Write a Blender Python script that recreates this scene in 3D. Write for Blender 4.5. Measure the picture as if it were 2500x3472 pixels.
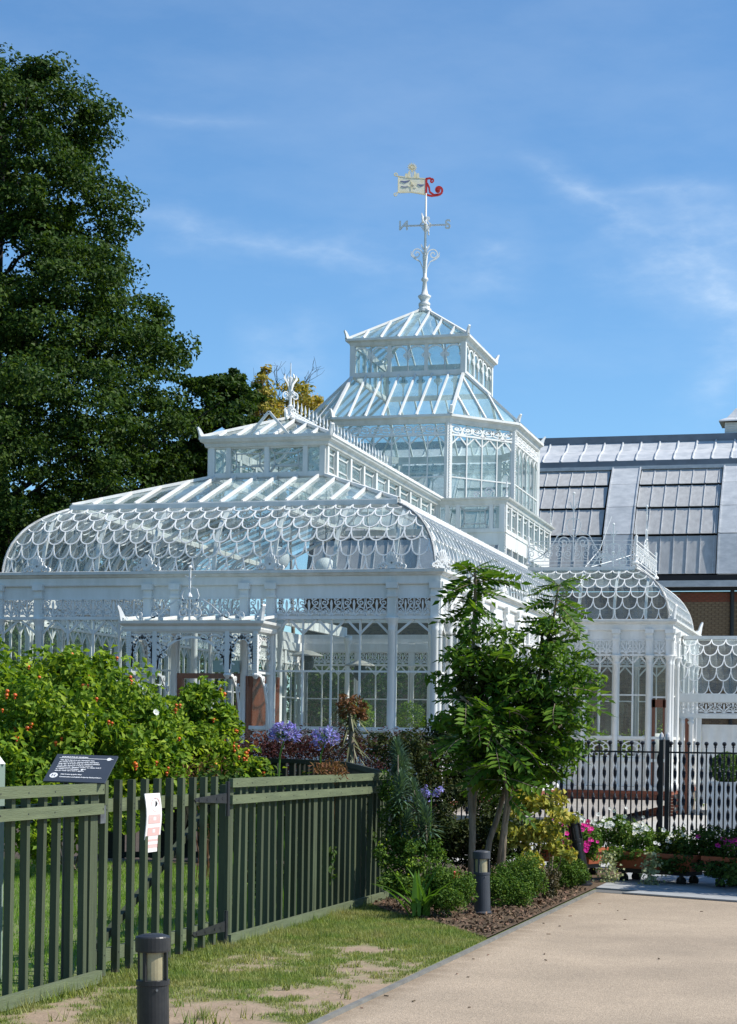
import bpy, math, random
import numpy as np
from mathutils import Matrix, Vector, noise as mnoise
R = math.radians
random.seed(7); rng = np.random.default_rng(11)
scene = bpy.context.scene
for o in list(bpy.data.objects): bpy.data.objects.remove(o)

# ------------------------------------------------------------------ camera, sky, sun, exposure
F_PX, W_PX, H_PX, HORIZON = 6430.0, 2500.0, 3472.0, 2530.0
YAW, ROLL = R(15.2), 0.0157
CAM = (7.87, -34.13, 1.65)
cd = bpy.data.cameras.new('camera'); cam = bpy.data.objects.new('camera', cd)
scene.collection.objects.link(cam); scene.camera = cam
cd.sensor_fit = 'AUTO'; cd.sensor_width = 36.0; cd.lens = F_PX / H_PX * 36.0
cd.shift_y = (HORIZON - H_PX / 2) / H_PX
cd.clip_start = 0.1; cd.clip_end = 3000
cam.matrix_world = Matrix.Translation(CAM) @ Matrix.Rotation(YAW, 4, 'Z') @ Matrix.Rotation(R(90), 4, 'X') @ Matrix.Rotation(ROLL, 4, 'Z')

SUN_AZ = (0.992, 0.125); SUN_EL = R(47)
sl = bpy.data.lights.new('sun', 'SUN'); sl.energy = 5.0; sl.angle = R(0.53); sl.color = (1.0, 0.955, 0.875)
so = bpy.data.objects.new('sun', sl); scene.collection.objects.link(so); so.location = (40, 0, 40)
sdir = Vector((SUN_AZ[0] * math.cos(SUN_EL), SUN_AZ[1] * math.cos(SUN_EL), math.sin(SUN_EL))).normalized()
so.rotation_euler = sdir.to_track_quat('Z', 'Y').to_euler()

world = bpy.data.worlds.new('World'); scene.world = world; world.use_nodes = True
wn = world.node_tree; wn.nodes.clear()
def wnode(t, **k):
    n = wn.nodes.new(t)
    for a, b in k.items(): setattr(n, a, b)
    return n
w_out = wnode('ShaderNodeOutputWorld'); w_bg = wnode('ShaderNodeBackground')
sky = wnode('ShaderNodeTexSky', sky_type='NISHITA', sun_disc=False, sun_elevation=SUN_EL,
            sun_rotation=math.atan2(SUN_AZ[0], SUN_AZ[1]), altitude=100, air_density=1.0, dust_density=0.15, ozone_density=3.2)
w_bg.inputs['Strength'].default_value = 0.122
def fwd_ray(x, y):
    a, b = (x - 1250) / F_PX, (HORIZON - y) / F_PX
    c, s = math.cos(ROLL), math.sin(ROLL); r, u = a * c - b * s, a * s + b * c
    f = (-math.sin(YAW), math.cos(YAW)); t = (math.cos(YAW), math.sin(YAW))
    return Vector((f[0] + r * t[0], f[1] + r * t[1], u))
def at(x, y, axis, val):
    d = fwd_ray(x, y); k = 'xyz'.index(axis); t = (val - CAM[k]) / d[k]
    return Vector(CAM) + d * t
def at_depth(x, y, dep): return Vector(CAM) + fwd_ray(x, y) * dep
# thin cirrus: streaks along great circles, frayed by noise
tc = wnode('ShaderNodeTexCoord')
def vmath(op, a, b=None):
    n = wnode('ShaderNodeVectorMath', operation=op)
    for i, q in enumerate((a, b)):
        if q is None: continue
        if hasattr(q, 'node'): wn.links.new(q, n.inputs[i])
        else: n.inputs[i].default_value = q
    return n.outputs['Value'] if op in ('DOT_PRODUCT', 'LENGTH') else n.outputs['Vector']
def fmath(op, a, b=None, clamp=False):
    n = wnode('ShaderNodeMath', operation=op, use_clamp=clamp)
    for i, q in enumerate((a, b)):
        if q is None: continue
        if hasattr(q, 'node'): wn.links.new(q, n.inputs[i])
        else: n.inputs[i].default_value = q
    return n.outputs[0]
def wnoise(scale, detail, stretch):
    mp = wnode('ShaderNodeMapping'); mp.inputs['Scale'].default_value = stretch
    mp.inputs['Rotation'].default_value = (0.0, 0.5, 0.35)
    wn.links.new(tc.outputs['Generated'], mp.inputs[0])
    n = wnode('ShaderNodeTexNoise'); n.inputs['Scale'].default_value = scale; n.inputs['Detail'].default_value = detail
    n.inputs['Roughness'].default_value = 0.6
    wn.links.new(mp.outputs[0], n.inputs['Vector']); return n.outputs['Fac']
dirv = tc.outputs['Generated']
nz = wnoise(9, 6, (1, 1, 2.2)); nf = wnoise(34, 8, (1, 1, 2.6))
total = None
for (x0, y0, x1, y1, wd, amp) in ((380, 715, 1420, 930, .018, .15), (1780, 540, 2230, 840, .019, .17), (2240, 700, 2520, 1330, .05, .22),
                                  (1980, 660, 2480, 640, .008, .12), (420, 400, 900, 410, .006, .09), (1150, 1180, 800, 1150, .03, .10), (1500, 960, 1800, 830, .025, .10)):
    p, q = fwd_ray(x0, y0).normalized(), fwd_ray(x1, y1).normalized()
    nn = p.cross(q).normalized(); mid = (p + q).normalized(); half = (p - q).length / 2; tang = (q - p).normalized()
    dd = fmath('ADD', vmath('DOT_PRODUCT', dirv, tuple(nn)), fmath('MULTIPLY', fmath('SUBTRACT', nz, 0.5), wd * 3.4))
    m = fmath('SUBTRACT', 1.0, fmath('DIVIDE', fmath('ABSOLUTE', dd), wd), True)
    al = fmath('SUBTRACT', vmath('DOT_PRODUCT', dirv, tuple(tang)), mid.dot(tang))
    k = fmath('SUBTRACT', 1.0, fmath('POWER', fmath('DIVIDE', fmath('ABSOLUTE', al), half * 1.25), 2.0), True)
    m = fmath('MULTIPLY', fmath('MULTIPLY', fmath('POWER', m, 1.9), k), fmath('MULTIPLY', fmath('MULTIPLY', fmath('SUBTRACT', nf, .22, True), 3.2), amp))
    total = m if total is None else fmath('ADD', total, m)
gen = fmath('MULTIPLY', fmath('SUBTRACT', wnoise(4.5, 9, (1, 1, 3.0)), 0.50, True), 0.34)
total = fmath('ADD', total, gen, True)
tint = wnode('ShaderNodeMix', data_type='RGBA', blend_type='MULTIPLY'); tint.inputs['Factor'].default_value = 1.0
wn.links.new(sky.outputs[0], tint.inputs['A']); tint.inputs['B'].default_value = (0.70, 0.955, 1.10, 1)
mx = wnode('ShaderNodeMix', data_type='RGBA'); wn.links.new(total, mx.inputs['Factor'])
wn.links.new(tint.outputs['Result'], mx.inputs['A']); mx.inputs['B'].default_value = (6.4, 7.2, 7.9, 1)
wn.links.new(mx.outputs['Result'], w_bg.inputs['Color']); wn.links.new(w_bg.outputs[0], w_out.inputs[0])

vs = scene.view_settings
vs.view_transform = 'Standard'; vs.look = 'None'; vs.exposure = 0.33; vs.gamma = 1.0; vs.use_curve_mapping = False
scene.render.engine = 'CYCLES'
cy = scene.cycles
cy.max_bounces = 8; cy.diffuse_bounces = 3; cy.glossy_bounces = 3; cy.transmission_bounces = 4; cy.transparent_max_bounces = 40
cy.caustics_reflective = False; cy.caustics_refractive = False; cy.sample_clamp_indirect = 6; cy.use_denoising = True

# ------------------------------------------------------------------ materials
MATS = {}
def mat(name, col, rough=.6, col2=None, scale=8.0, amt=.5, bump=0.0, bscale=None, spec=.4, metal=0.0, stretch=(1, 1, 1), island=0.0, trans=0.0, detail=5, objrand=0.0):
    m = bpy.data.materials.new(name); m.use_nodes = True; nt = m.node_tree; b = nt.nodes['Principled BSDF']
    b.inputs['Roughness'].default_value = rough; b.inputs['Metallic'].default_value = metal
    b.inputs['Specular IOR Level'].default_value = spec
    L = nt.links.new; out = None
    tcn = nt.nodes.new('ShaderNodeTexCoord'); mp = nt.nodes.new('ShaderNodeMapping'); mp.inputs['Scale'].default_value = stretch
    L(tcn.outputs['Object'], mp.inputs[0])
    base = nt.nodes.new('ShaderNodeRGB'); base.outputs[0].default_value = (*col, 1); out = base.outputs[0]
    if col2 is not None:
        n = nt.nodes.new('ShaderNodeTexNoise'); n.inputs['Scale'].default_value = scale; n.inputs['Detail'].default_value = detail
        n.inputs['Roughness'].default_value = .62; L(mp.outputs[0], n.inputs['Vector'])
        r = nt.nodes.new('ShaderNodeValToRGB'); r.color_ramp.elements[0].position = .5 - .22 * (1.3 - amt); r.color_ramp.elements[1].position = .5 + .22 * (1.3 - amt)
        L(n.outputs['Fac'], r.inputs[0])
        x = nt.nodes.new('ShaderNodeMix'); x.data_type = 'RGBA'; L(r.outputs[0], x.inputs['Factor']); L(out, x.inputs['A']); x.inputs['B'].default_value = (*col2, 1)
        out = x.outputs['Result']
    if island:
        g = nt.nodes.new('ShaderNodeNewGeometry'); h = nt.nodes.new('ShaderNodeHueSaturation'); L(out, h.inputs['Color'])
        mr = nt.nodes.new('ShaderNodeMapRange'); L(g.outputs['Random Per Island'], mr.inputs[0]); mr.inputs[3].default_value = 1 - island; mr.inputs[4].default_value = 1 + island
        L(mr.outputs[0], h.inputs['Value'])
        m2 = nt.nodes.new('ShaderNodeMath'); m2.operation = 'MULTIPLY_ADD'; L(g.outputs['Random Per Island'], m2.inputs[0]); m2.inputs[1].default_value = -.05 * (island > 0); m2.inputs[2].default_value = .525
        L(m2.outputs[0], h.inputs['Hue']); out = h.outputs['Color']
    if objrand:
        oi = nt.nodes.new('ShaderNodeObjectInfo'); h = nt.nodes.new('ShaderNodeHueSaturation'); L(out, h.inputs['Color'])
        mr = nt.nodes.new('ShaderNodeMapRange'); L(oi.outputs['Random'], mr.inputs[0]); mr.inputs[3].default_value = 1 - objrand; mr.inputs[4].default_value = 1 + objrand; L(mr.outputs[0], h.inputs['Value'])
        # splashed mud and knots
        k = nt.nodes.new('ShaderNodeTexNoise'); k.inputs['Scale'].default_value = 11; k.inputs['Detail'].default_value = 4; L(tcn.outputs['Object'], k.inputs['Vector'])
        sx = nt.nodes.new('ShaderNodeSeparateXYZ'); L(tcn.outputs['Object'], sx.inputs[0])
        m1 = nt.nodes.new('ShaderNodeMath'); m1.operation = 'MULTIPLY_ADD'; L(sx.outputs['Z'], m1.inputs[0]); m1.inputs[1].default_value = -2.6; m1.inputs[2].default_value = .16
        m2_ = nt.nodes.new('ShaderNodeMath'); m2_.operation = 'ADD'; m2_.use_clamp = True; L(m1.outputs[0], m2_.inputs[0]); L(k.outputs['Fac'], m2_.inputs[1])
        cr = nt.nodes.new('ShaderNodeMapRange'); cr.inputs[1].default_value = .62; cr.inputs[2].default_value = .80; L(m2_.outputs[0], cr.inputs[0])
        xm = nt.nodes.new('ShaderNodeMix'); xm.data_type = 'RGBA'; L(cr.outputs[0], xm.inputs['Factor']); L(h.outputs['Color'], xm.inputs['A']); xm.inputs['B'].default_value = (.11, .075, .045, 1); out = xm.outputs['Result']
    L(out, b.inputs['Base Color'])
    if bump:
        n = nt.nodes.new('ShaderNodeTexNoise'); n.inputs['Scale'].default_value = bscale or scale * 4; n.inputs['Detail'].default_value = 6; L(mp.outputs[0], n.inputs['Vector'])
        bp = nt.nodes.new('ShaderNodeBump'); bp.inputs['Strength'].default_value = bump; bp.inputs['Distance'].default_value = .02; L(n.outputs['Fac'], bp.inputs['Height']); L(bp.outputs[0], b.inputs['Normal'])
    if trans:
        t = nt.nodes.new('ShaderNodeBsdfTranslucent'); g2 = nt.nodes.new('ShaderNodeMix'); g2.data_type = 'RGBA'; g2.blend_type = 'MULTIPLY'; g2.inputs['Factor'].default_value = 1
        L(out, g2.inputs['A']); g2.inputs['B'].default_value = (1.5, 1.5, .55, 1); L(g2.outputs['Result'], t.inputs['Color'])
        ms = nt.nodes.new('ShaderNodeMixShader'); ms.inputs[0].default_value = trans; L(b.outputs[0], ms.inputs[1]); L(t.outputs[0], ms.inputs[2])
        L(ms.outputs[0], nt.nodes['Material Output'].inputs['Surface'])
    MATS[name] = m; return m
def glassmat(name, tint=(.90, .955, .95), dirt=.05, dcol=(.62, .75, .74), gloss=1.0):
    m = bpy.data.materials.new(name); m.use_nodes = True; nt = m.node_tree; nt.nodes.clear(); L = nt.links.new
    o = nt.nodes.new('ShaderNodeOutputMaterial'); t = nt.nodes.new('ShaderNodeBsdfTransparent'); t.inputs[0].default_value = (*tint, 1)
    g = nt.nodes.new('ShaderNodeBsdfGlossy'); g.inputs['Roughness'].default_value = .015
    ge = nt.nodes.new('ShaderNodeNewGeometry'); dt = nt.nodes.new('ShaderNodeVectorMath'); dt.operation = 'DOT_PRODUCT'; L(ge.outputs['Incoming'], dt.inputs[0]); L(ge.outputs['Normal'], dt.inputs[1])
    def mth(op, a, b=None, c=None):
        q = nt.nodes.new('ShaderNodeMath'); q.operation = op
        for i, z in enumerate((a, b, c)):
            if z is None: continue
            if hasattr(z, 'node'): L(z, q.inputs[i])
            else: q.inputs[i].default_value = z
        return q
    ab = mth('ABSOLUTE', dt.outputs['Value']); om = mth('SUBTRACT', 1.0, ab.outputs[0]); om.use_clamp = True; p5 = mth('POWER', om.outputs[0], 5.0)
    mu = mth('MULTIPLY_ADD', p5.outputs[0],   .94, .032 * gloss); mu.use_clamp = True
    # gentle waviness of old glass, each pane a little different
    gi = nt.nodes.new('ShaderNodeObjectInfo'); tcn = nt.nodes.new('ShaderNodeTexCoord')
    n = nt.nodes.new('ShaderNodeTexNoise'); n.inputs['Scale'].default_value = 2.2; L(tcn.outputs['Object'], n.inputs['Vector'])
    bp = nt.nodes.new('ShaderNodeBump'); bp.inputs['Strength'].default_value = .12; bp.inputs['Distance'].default_value = .05; L(n.outputs['Fac'], bp.inputs['Height']); L(bp.outputs[0], g.inputs['Normal'])
    d = nt.nodes.new('ShaderNodeBsdfDiffuse'); d.inputs[0].default_value = (*dcol, 1)
    n2 = nt.nodes.new('ShaderNodeTexNoise'); n2.inputs['Scale'].default_value = 3.0; n2.inputs['Detail'].default_value = 6; L(tcn.outputs['Object'], n2.inputs['Vector'])
    vr = mth('MULTIPLY_ADD', gi.outputs['Random'], dirt * 2.6, dirt * .7)
    md = nt.nodes.new('ShaderNodeMath'); md.operation = 'MULTIPLY'; L(n2.outputs['Fac'], md.inputs[0]); L(vr.outputs[0], md.inputs[1])
    m1 = nt.nodes.new('ShaderNodeMixShader'); L(md.outputs[0], m1.inputs[0]); L(t.outputs[0], m1.inputs[1]); L(d.outputs[0], m1.inputs[2])
    m2 = nt.nodes.new('ShaderNodeMixShader'); L(mu.outputs[0], m2.inputs[0]); L(m1.outputs[0], m2.inputs[1]); L(g.outputs[0], m2.inputs[2]); L(m2.outputs[0], o.inputs[0])
    MATS[name] = m; return m
WHITE = mat('white_paint', (.80, .80, .79), .42, (.58, .575, .53), 2.0, .05, .06, 30, stretch=(1.8, 1.8, .35), detail=10)
IRON_W = mat('white_ironwork', (.80, .80, .785), .45, (.68, .68, .66), 9.0, .4)
CORN = mat('weathered_cornice_paint', (.72, .72, .70), .5, (.50, .50, .46), 1.6, .2, .06, 30, stretch=(2.5, 2.5, .5), detail=9)
GREYW = mat('weathered_white_paint', (.60, .61, .60), .5, (.42, .43, .41), 2.5, .5, .05, 30, stretch=(1, 1, 3))
GLASS = glassmat('window_glass', (.93, .965, .955), .015)
RGLASS = glassmat('roof_glass', (.88, .95, .945), .22, (.58, .78, .78))
SGLASS = glassmat('scale_glass', (.90, .94, .94), .17, (.58, .66, .65))
WOOD = mat('varnished_door_wood', (.22, .06, .02), .3, (.13, .034, .013), 3, .4, .1, 40, stretch=(8, 8, .6), spec=.6)
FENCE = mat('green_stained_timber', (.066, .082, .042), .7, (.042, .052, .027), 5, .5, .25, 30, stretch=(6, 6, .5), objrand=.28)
FENCEH = mat('green_stained_rail', (.135, .16, .085), .7, (.092, .112, .06), 5, .5, .25, 30, stretch=(6, .5, 6))
IRON = mat('black_iron', (.012, .012, .013), .35, (.02, .02, .022), 20, .5, .05)
STEEL = mat('galvanised_steel', (.22, .23, .24), .45, (.12, .12, .13), 12, .5, metal=.6)
DARKM = mat('dark_grey_metal', (.014, .015, .018), .42, (.030, .030, .031), 14, .5)
AMBER = mat('bollard_lens', (.42, .38, .24), .25, (.26, .22, .13), 7, .5, spec=.6)
BRICK = mat('yellow_stock_brick', (.30, .22, .13), .85, (.16, .10, .06), 7, .6, .3, 60)
BRICKR = mat('red_brick', (.26, .085, .045), .85, (.17, .055, .035), 6, .5, .3, 60)
MORTAR = mat('brick_mortar', (.20, .17, .13), .9, (.14, .12, .10), 12, .5, .2)
LEADP = mat('lead_sheet', (.58, .59, .60), .6, (.43, .45, .47), 2.6, .6, .08, 20, stretch=(1, 1, 2.5))
SLATE = mat('grey_roof_panel', (.50, .495, .485), .75, (.38, .375, .37), 2.2, .5, .06, 20, stretch=(3, 3, .6))
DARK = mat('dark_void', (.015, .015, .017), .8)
STONE = mat('pale_stone', (.47, .45, .41), .8, (.38, .37, .34), 3, .5, .15, 40)
SLAB = mat('grey_paving', (.36, .37, .37), .8, (.28, .29, .29), 4, .5, .15, 50)
TILE = mat('floor_tiles', (.34, .31, .27), .6, (.26, .23, .20), 3, .5)
TERRA = mat('terracotta_plastic', (.45, .13, .055), .5, (.36, .10, .045), 5, .5)
BARK = mat('grey_brown_bark', (.30, .25, .185), .9, (.15, .12, .085), 9, .6, .6, 25, stretch=(2, 2, .5))
BARKD = mat('dark_bark', (.05, .042, .035), .9, (.028, .024, .02), 6, .5, .5)
RED = mat('red_paint', (.52, .03, .025), .35)
GOLD = mat('cream_gilt_paint', (.80, .66, .36), .4, (.86, .80, .66), 10, .5)
NOTICE = mat('white_notice', (.80, .76, .75), .4)
PINKP = mat('faded_red_print', (.74, .46, .43), .6)
BLACKP = mat('black_print', (.02, .02, .02), .6)
SIGNB = mat('slate_grey_sign', (.045, .055, .07), .35, (.05, .06, .078), 9, .4)
TXT = mat('white_lettering', (.78, .78, .78), .6)
CLOTH = mat('white_fabric', (.74, .73, .70), .9, (.66, .65, .62), 4, .4)
GLOBE = mat('opal_globe', (.80, .80, .78), .35)
RUBBER = mat('black_rubber', (.012, .012, .012), .6)
# foliage
def leafm(n, c, c2, isl=.35, tr=.28, sc=1.0, rough=.5): return mat(n, c, rough, c2, sc, .5, island=isl, trans=tr, spec=.10)
BEECH = leafm('beech_leaf', (.024, .054, .010), (.048, .088, .016), .55, .30, .5)
OAK = leafm('distant_leaf', (.06, .10, .03), (.10, .14, .04), .4, .25, .5)
YELL = leafm('yellow_leaf', (.40, .29, .055), (.30, .28, .06), .3, .3, .6)
HEDGE = leafm('hedge_leaf', (.035, .075, .016), (.06, .105, .02), .4, .25, .6)
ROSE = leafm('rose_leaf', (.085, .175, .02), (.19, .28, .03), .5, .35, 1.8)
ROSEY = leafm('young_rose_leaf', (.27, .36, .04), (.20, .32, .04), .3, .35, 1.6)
BARB = leafm('barberry_leaf', (.085, .022, .028), (.055, .035, .022), .4, .2, 2)
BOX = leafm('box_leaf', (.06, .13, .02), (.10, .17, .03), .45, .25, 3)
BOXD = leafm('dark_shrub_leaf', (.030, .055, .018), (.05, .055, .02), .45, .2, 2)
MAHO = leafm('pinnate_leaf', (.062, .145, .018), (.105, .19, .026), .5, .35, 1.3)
VARI = leafm('variegated_leaf', (.48, .42, .085), (.13, .19, .04), .4, .25, 7)
EUPH = leafm('spurge_leaf', (.10, .17, .12), (.075, .13, .085), .3, .2, 2)
STRAP = leafm('strap_leaf', (.075, .18, .03), (.12, .22, .04), .25, .3, 2)
DRY = leafm('dry_leaf', (.22, .12, .055), (.15, .07, .035), .35, .2, 3)
IVY = leafm('variegated_ivy', (.20, .26, .10), (.45, .45, .28), .3, .2, 9)
PETL = leafm('bedding_leaf', (.08, .17, .03), (.13, .20, .045), .35, .3, 3)
GRASS = leafm('grass_blade', (.15, .235, .05), (.30, .29, .12), .45, .3, 2.2)
LGRASS = leafm('lush_grass_blade', (.11, .23, .025), (.16, .27, .04), .4, .35, 1.2)
PINKF = leafm('pink_petal', (.62, .02, .22), (.7, .05, .3), .2, .25, 4)
WHITEF = leafm('white_petal', (.80, .80, .78), (.74, .74, .70), .08, .25, 4)
BLUEF = leafm('violet_petal', (.20, .17, .58), (.36, .33, .74), .25, .25, 5)
HIP = mat('rose_hip', (.70, .20, .02), .3, (.50, .03, .012), 1.6, .9, objrand=0)
# ------------------------------------------------------------------ helpers
COL = scene.collection
OFF = {}
def empty(name, loc=(0, 0, 0), label=None, cat=None, group=None, kind=None, parent=None):
    o = bpy.data.objects.new(name, None); COL.objects.link(o); o.location = loc; OFF[o] = Vector(loc)
    o.empty_display_size = .1
    if parent is not None: setparent(o, parent); OFF[o] = Vector(loc)
    return tag(o, label, cat, group, kind)
def tag(o, label=None, cat=None, group=None, kind=None):
    if label: o['label'] = label
    if cat: o['category'] = cat
    if group: o['group'] = group
    if kind: o['kind'] = kind
    return o
def setparent(o, p):
    o.parent = p
    if OFF.get(p) is not None and OFF[p].length > 0: o.matrix_parent_inverse = Matrix.Translation(-OFF[p])
def link(name, mesh, parent=None, loc=None, rotz=0.0, scale=None, rot=None):
    o = bpy.data.objects.new(name, mesh); COL.objects.link(o)
    if loc is not None: o.location = loc
    if rot is not None: o.rotation_euler = rot
    elif rotz: o.rotation_euler = (0, 0, rotz)
    if scale is not None: o.scale = scale if hasattr(scale, '__len__') else (scale,) * 3
    if parent is not None: setparent(o, parent)
    return o
class MB:
    def __init__(s): s.v = []; s.f = []; s.m = []
    def add(s, vs, fs, mi=0):
        k = len(s.v); s.v += [tuple(v) for v in vs]; s.f += [tuple(i + k for i in f) for f in fs]; s.m += [mi] * len(fs); return s
    def box(s, x0, x1, y0, y1, z0, z1, mi=0):
        return s.add([(x0, y0, z0), (x1, y0, z0), (x1, y1, z0), (x0, y1, z0), (x0, y0, z1), (x1, y0, z1), (x1, y1, z1), (x0, y1, z1)],
                     [(3, 2, 1, 0), (4, 5, 6, 7), (0, 1, 5, 4), (1, 2, 6, 5), (2, 3, 7, 6), (3, 0, 4, 7)], mi)
    def bar(s, p, q, w, h, up=(0, 0, 1), mi=0):
        p, q = Vector(p), Vector(q); d = (q - p)
        if d.length < 1e-6: return s
        d.normalize(); up = Vector(up)
        if abs(d.dot(up)) > .99: up = Vector((0, 1, 0))
        a = d.cross(up).normalized() * w / 2; b = a.cross(d).normalized() * h / 2
        vs = [p - a - b, p + a - b, p + a + b, p - a + b, q - a - b, q + a - b, q + a + b, q - a + b]
        return s.add(vs, [(3, 2, 1, 0), (4, 5, 6, 7), (0, 1, 5, 4), (1, 2, 6, 5), (2, 3, 7, 6), (3, 0, 4, 7)], mi)
    def tube(s, pts, r, n=6, closed=False, mi=0, flat=1.0, nrm=None):
        pts = [Vector(p) for p in pts]; N = len(pts); rr = r if hasattr(r, '__len__') else [r] * N
        ref = None; k0 = len(s.v); vs = []; fs = []
        for i, p in enumerate(pts):
            if closed: d = pts[(i + 1) % N] - pts[i - 1]
            else: d = pts[min(i + 1, N - 1)] - pts[max(i - 1, 0)]
            if d.length < 1e-9: d = Vector((0, 0, 1))
            d.normalize()
            if nrm is not None: a = Vector(nrm) - d * d.dot(Vector(nrm))
            else:
                if ref is None: ref = Vector((0, 0, 1)) if abs(d.z) < .9 else Vector((1, 0, 0))
                a = ref - d * d.dot(ref)
                if a.length < 1e-4: a = d.orthogonal()
            a.normalize(); ref = a; b = d.cross(a)
            for j in range(n):
                t = 2 * math.pi * (j + .5) / n; vs.append(p + a * (math.cos(t) * rr[i] * flat) + b * (math.sin(t) * rr[i]))
        M = N if closed else N - 1
        for i in range(M):
            for j in range(n):
                i2 = (i + 1) % N; j2 = (j + 1) % n; fs.append((i * n + j, i * n + j2, i2 * n + j2, i2 * n + j))
        if not closed: fs += [tuple(range(n - 1, -1, -1)), tuple((N - 1) * n + j for j in range(n))]
        return s.add(vs, fs, mi)
    def lathe(s, c, prof, n=12, mi=0, axis=None):
        c = Vector(c); vs = []; fs = []; N = len(prof)
        ex, ey, ez = Vector((1, 0, 0)), Vector((0, 1, 0)), Vector((0, 0, 1))
        if axis is not None:
            ez = Vector(axis).normalized(); ex = ez.orthogonal().normalized(); ey = ez.cross(ex)
        for r, z in prof:
            for j in range(n):
                t = 2 * math.pi * j / n; vs.append(c + ex * (r * math.cos(t)) + ey * (r * math.sin(t)) + ez * z)
        for i in range(N - 1):
            for j in range(n):
                j2 = (j + 1) % n; fs.append((i * n + j, i * n + j2, (i + 1) * n + j2, (i + 1) * n + j))
        fs += [tuple(range(n - 1, -1, -1)), tuple((N - 1) * n + j for j in range(n))]
        return s.add(vs, fs, mi)
    def poly(s, pts, mi=0): return s.add(pts, [tuple(range(len(pts)))], mi)
    def slab(s, pts, th, mi=0):
        """closed polygon pts (3D, planar) thickened by vector th"""
        n = len(pts); th = Vector(th); a = [Vector(p) for p in pts]; b = [p + th for p in a]
        return s.add(a + b, [tuple(range(n - 1, -1, -1)), tuple(range(n, 2 * n))] + [(i, (i + 1) % n, n + (i + 1) % n, n + i) for i in range(n)], mi)
    def ribbon(s, pts, w, ex, ey, o, th, mi=0):
        """2D polyline with half-width w (number or list) in plane (ex,ey) at o, thickness vector th"""
        N = len(pts); ww = w if hasattr(w, '__len__') else [w] * N
        Lp = []; Rp = []
        for i in range(N):
            x0, y0 = pts[max(i - 1, 0)]; x1, y1 = pts[min(i + 1, N - 1)]; dx, dy = x1 - x0, y1 - y0; l = math.hypot(dx, dy) or 1
            nx, ny = -dy / l * ww[i], dx / l * ww[i]; x, y = pts[i]
            Lp.append((x + nx, y + ny)); Rp.append((x - nx, y - ny))
        P = lambda q, k: Vector(o) + Vector(ex) * q[0] + Vector(ey) * q[1] + Vector(th) * k
        vs = [];
        for i in range(N): vs += [P(Lp[i], 0), P(Rp[i], 0), P(Rp[i], 1), P(Lp[i], 1)]
        fs = []
        for i in range(N - 1):
            a, b = i * 4, (i + 1) * 4
            fs += [(a, b, b + 1, a + 1), (a + 1, b + 1, b + 2, a + 2), (a + 2, b + 2, b + 3, a + 3), (a + 3, b + 3, b, a)]
        fs += [(0, 1, 2, 3), ((N - 1) * 4 + 3, (N - 1) * 4 + 2, (N - 1) * 4 + 1, (N - 1) * 4)]
        return s.add(vs, fs, mi)
    def mesh(s, name, mats, smooth=False):
        me = bpy.data.meshes.new(name); me.from_pydata(s.v, [], s.f)
        for m in (mats if isinstance(mats, (list, tuple)) else [mats]): me.materials.append(m)
        if any(s.m): me.polygons.foreach_set('material_index', s.m)
        if smooth: me.polygons.foreach_set('use_smooth', [True] * len(me.polygons))
        me.update(); return me
    def build(s, name, mats, parent=None, smooth=False, **k):
        if not s.v: return None
        o = link(name, s.mesh(name, mats, smooth), parent); tag(o, k.get('label'), k.get('cat'), k.get('group'), k.get('kind')); return o
def sweep(mb, pts, prof, closed=False, side=1, mi=0):
    """extrude an (outward, z) profile along plan points with mitred corners; outward = right of travel * side"""
    N = len(pts); P = [Vector((p[0], p[1], 0)) for p in pts]; rows = []
    def nr(a, b):
        d = (b - a).normalized(); return Vector((d.y, -d.x, 0)) * side
    for i in range(N):
        if closed: n1, n2 = nr(P[i - 1], P[i]), nr(P[i], P[(i + 1) % N])
        elif i == 0: n1 = n2 = nr(P[0], P[1])
        elif i == N - 1: n1 = n2 = nr(P[-2], P[-1])
        else: n1, n2 = nr(P[i - 1], P[i]), nr(P[i], P[i + 1])
        m = (n1 + n2); m = m / max(m.dot(n1), .2)
        rows.append([P[i] + m * o + Vector((0, 0, z)) for o, z in prof])
    k = len(prof); vs = [v for r in rows for v in r]; fs = []
    for i in range(N if closed else N - 1):
        i2 = (i + 1) % N
        for j in range(k):
            j2 = (j + 1) % k; fs.append((i * k + j, i2 * k + j, i2 * k + j2, i * k + j2))
    if not closed: fs += [tuple(range(k - 1, -1, -1)), tuple((N - 1) * k + j for j in range(k))]
    return mb.add(vs, fs, mi)
def np_mesh(name, V, Fq, mats, smooth=False, midx=None):
    """V (n,3), Fq (m,k) arrays"""
    me = bpy.data.meshes.new(name); n, (m, k) = len(V), Fq.shape
    me.vertices.add(n); me.vertices.foreach_set('co', np.ascontiguousarray(V, np.float32).ravel())
    me.loops.add(m * k); me.loops.foreach_set('vertex_index', Fq.astype(np.int32).ravel())
    me.polygons.add(m); me.polygons.foreach_set('loop_start', np.arange(0, m * k, k, dtype=np.int32))
    for x in (mats if isinstance(mats, (list, tuple)) else [mats]): me.materials.append(x)
    if midx is not None: me.polygons.foreach_set('material_index', midx.astype(np.int32))
    if smooth: me.polygons.foreach_set('use_smooth', np.ones(m, bool))
    me.update(calc_edges=True); return me
def unit(a): return a / np.maximum(np.linalg.norm(a, axis=1, keepdims=True), 1e-9)
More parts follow.
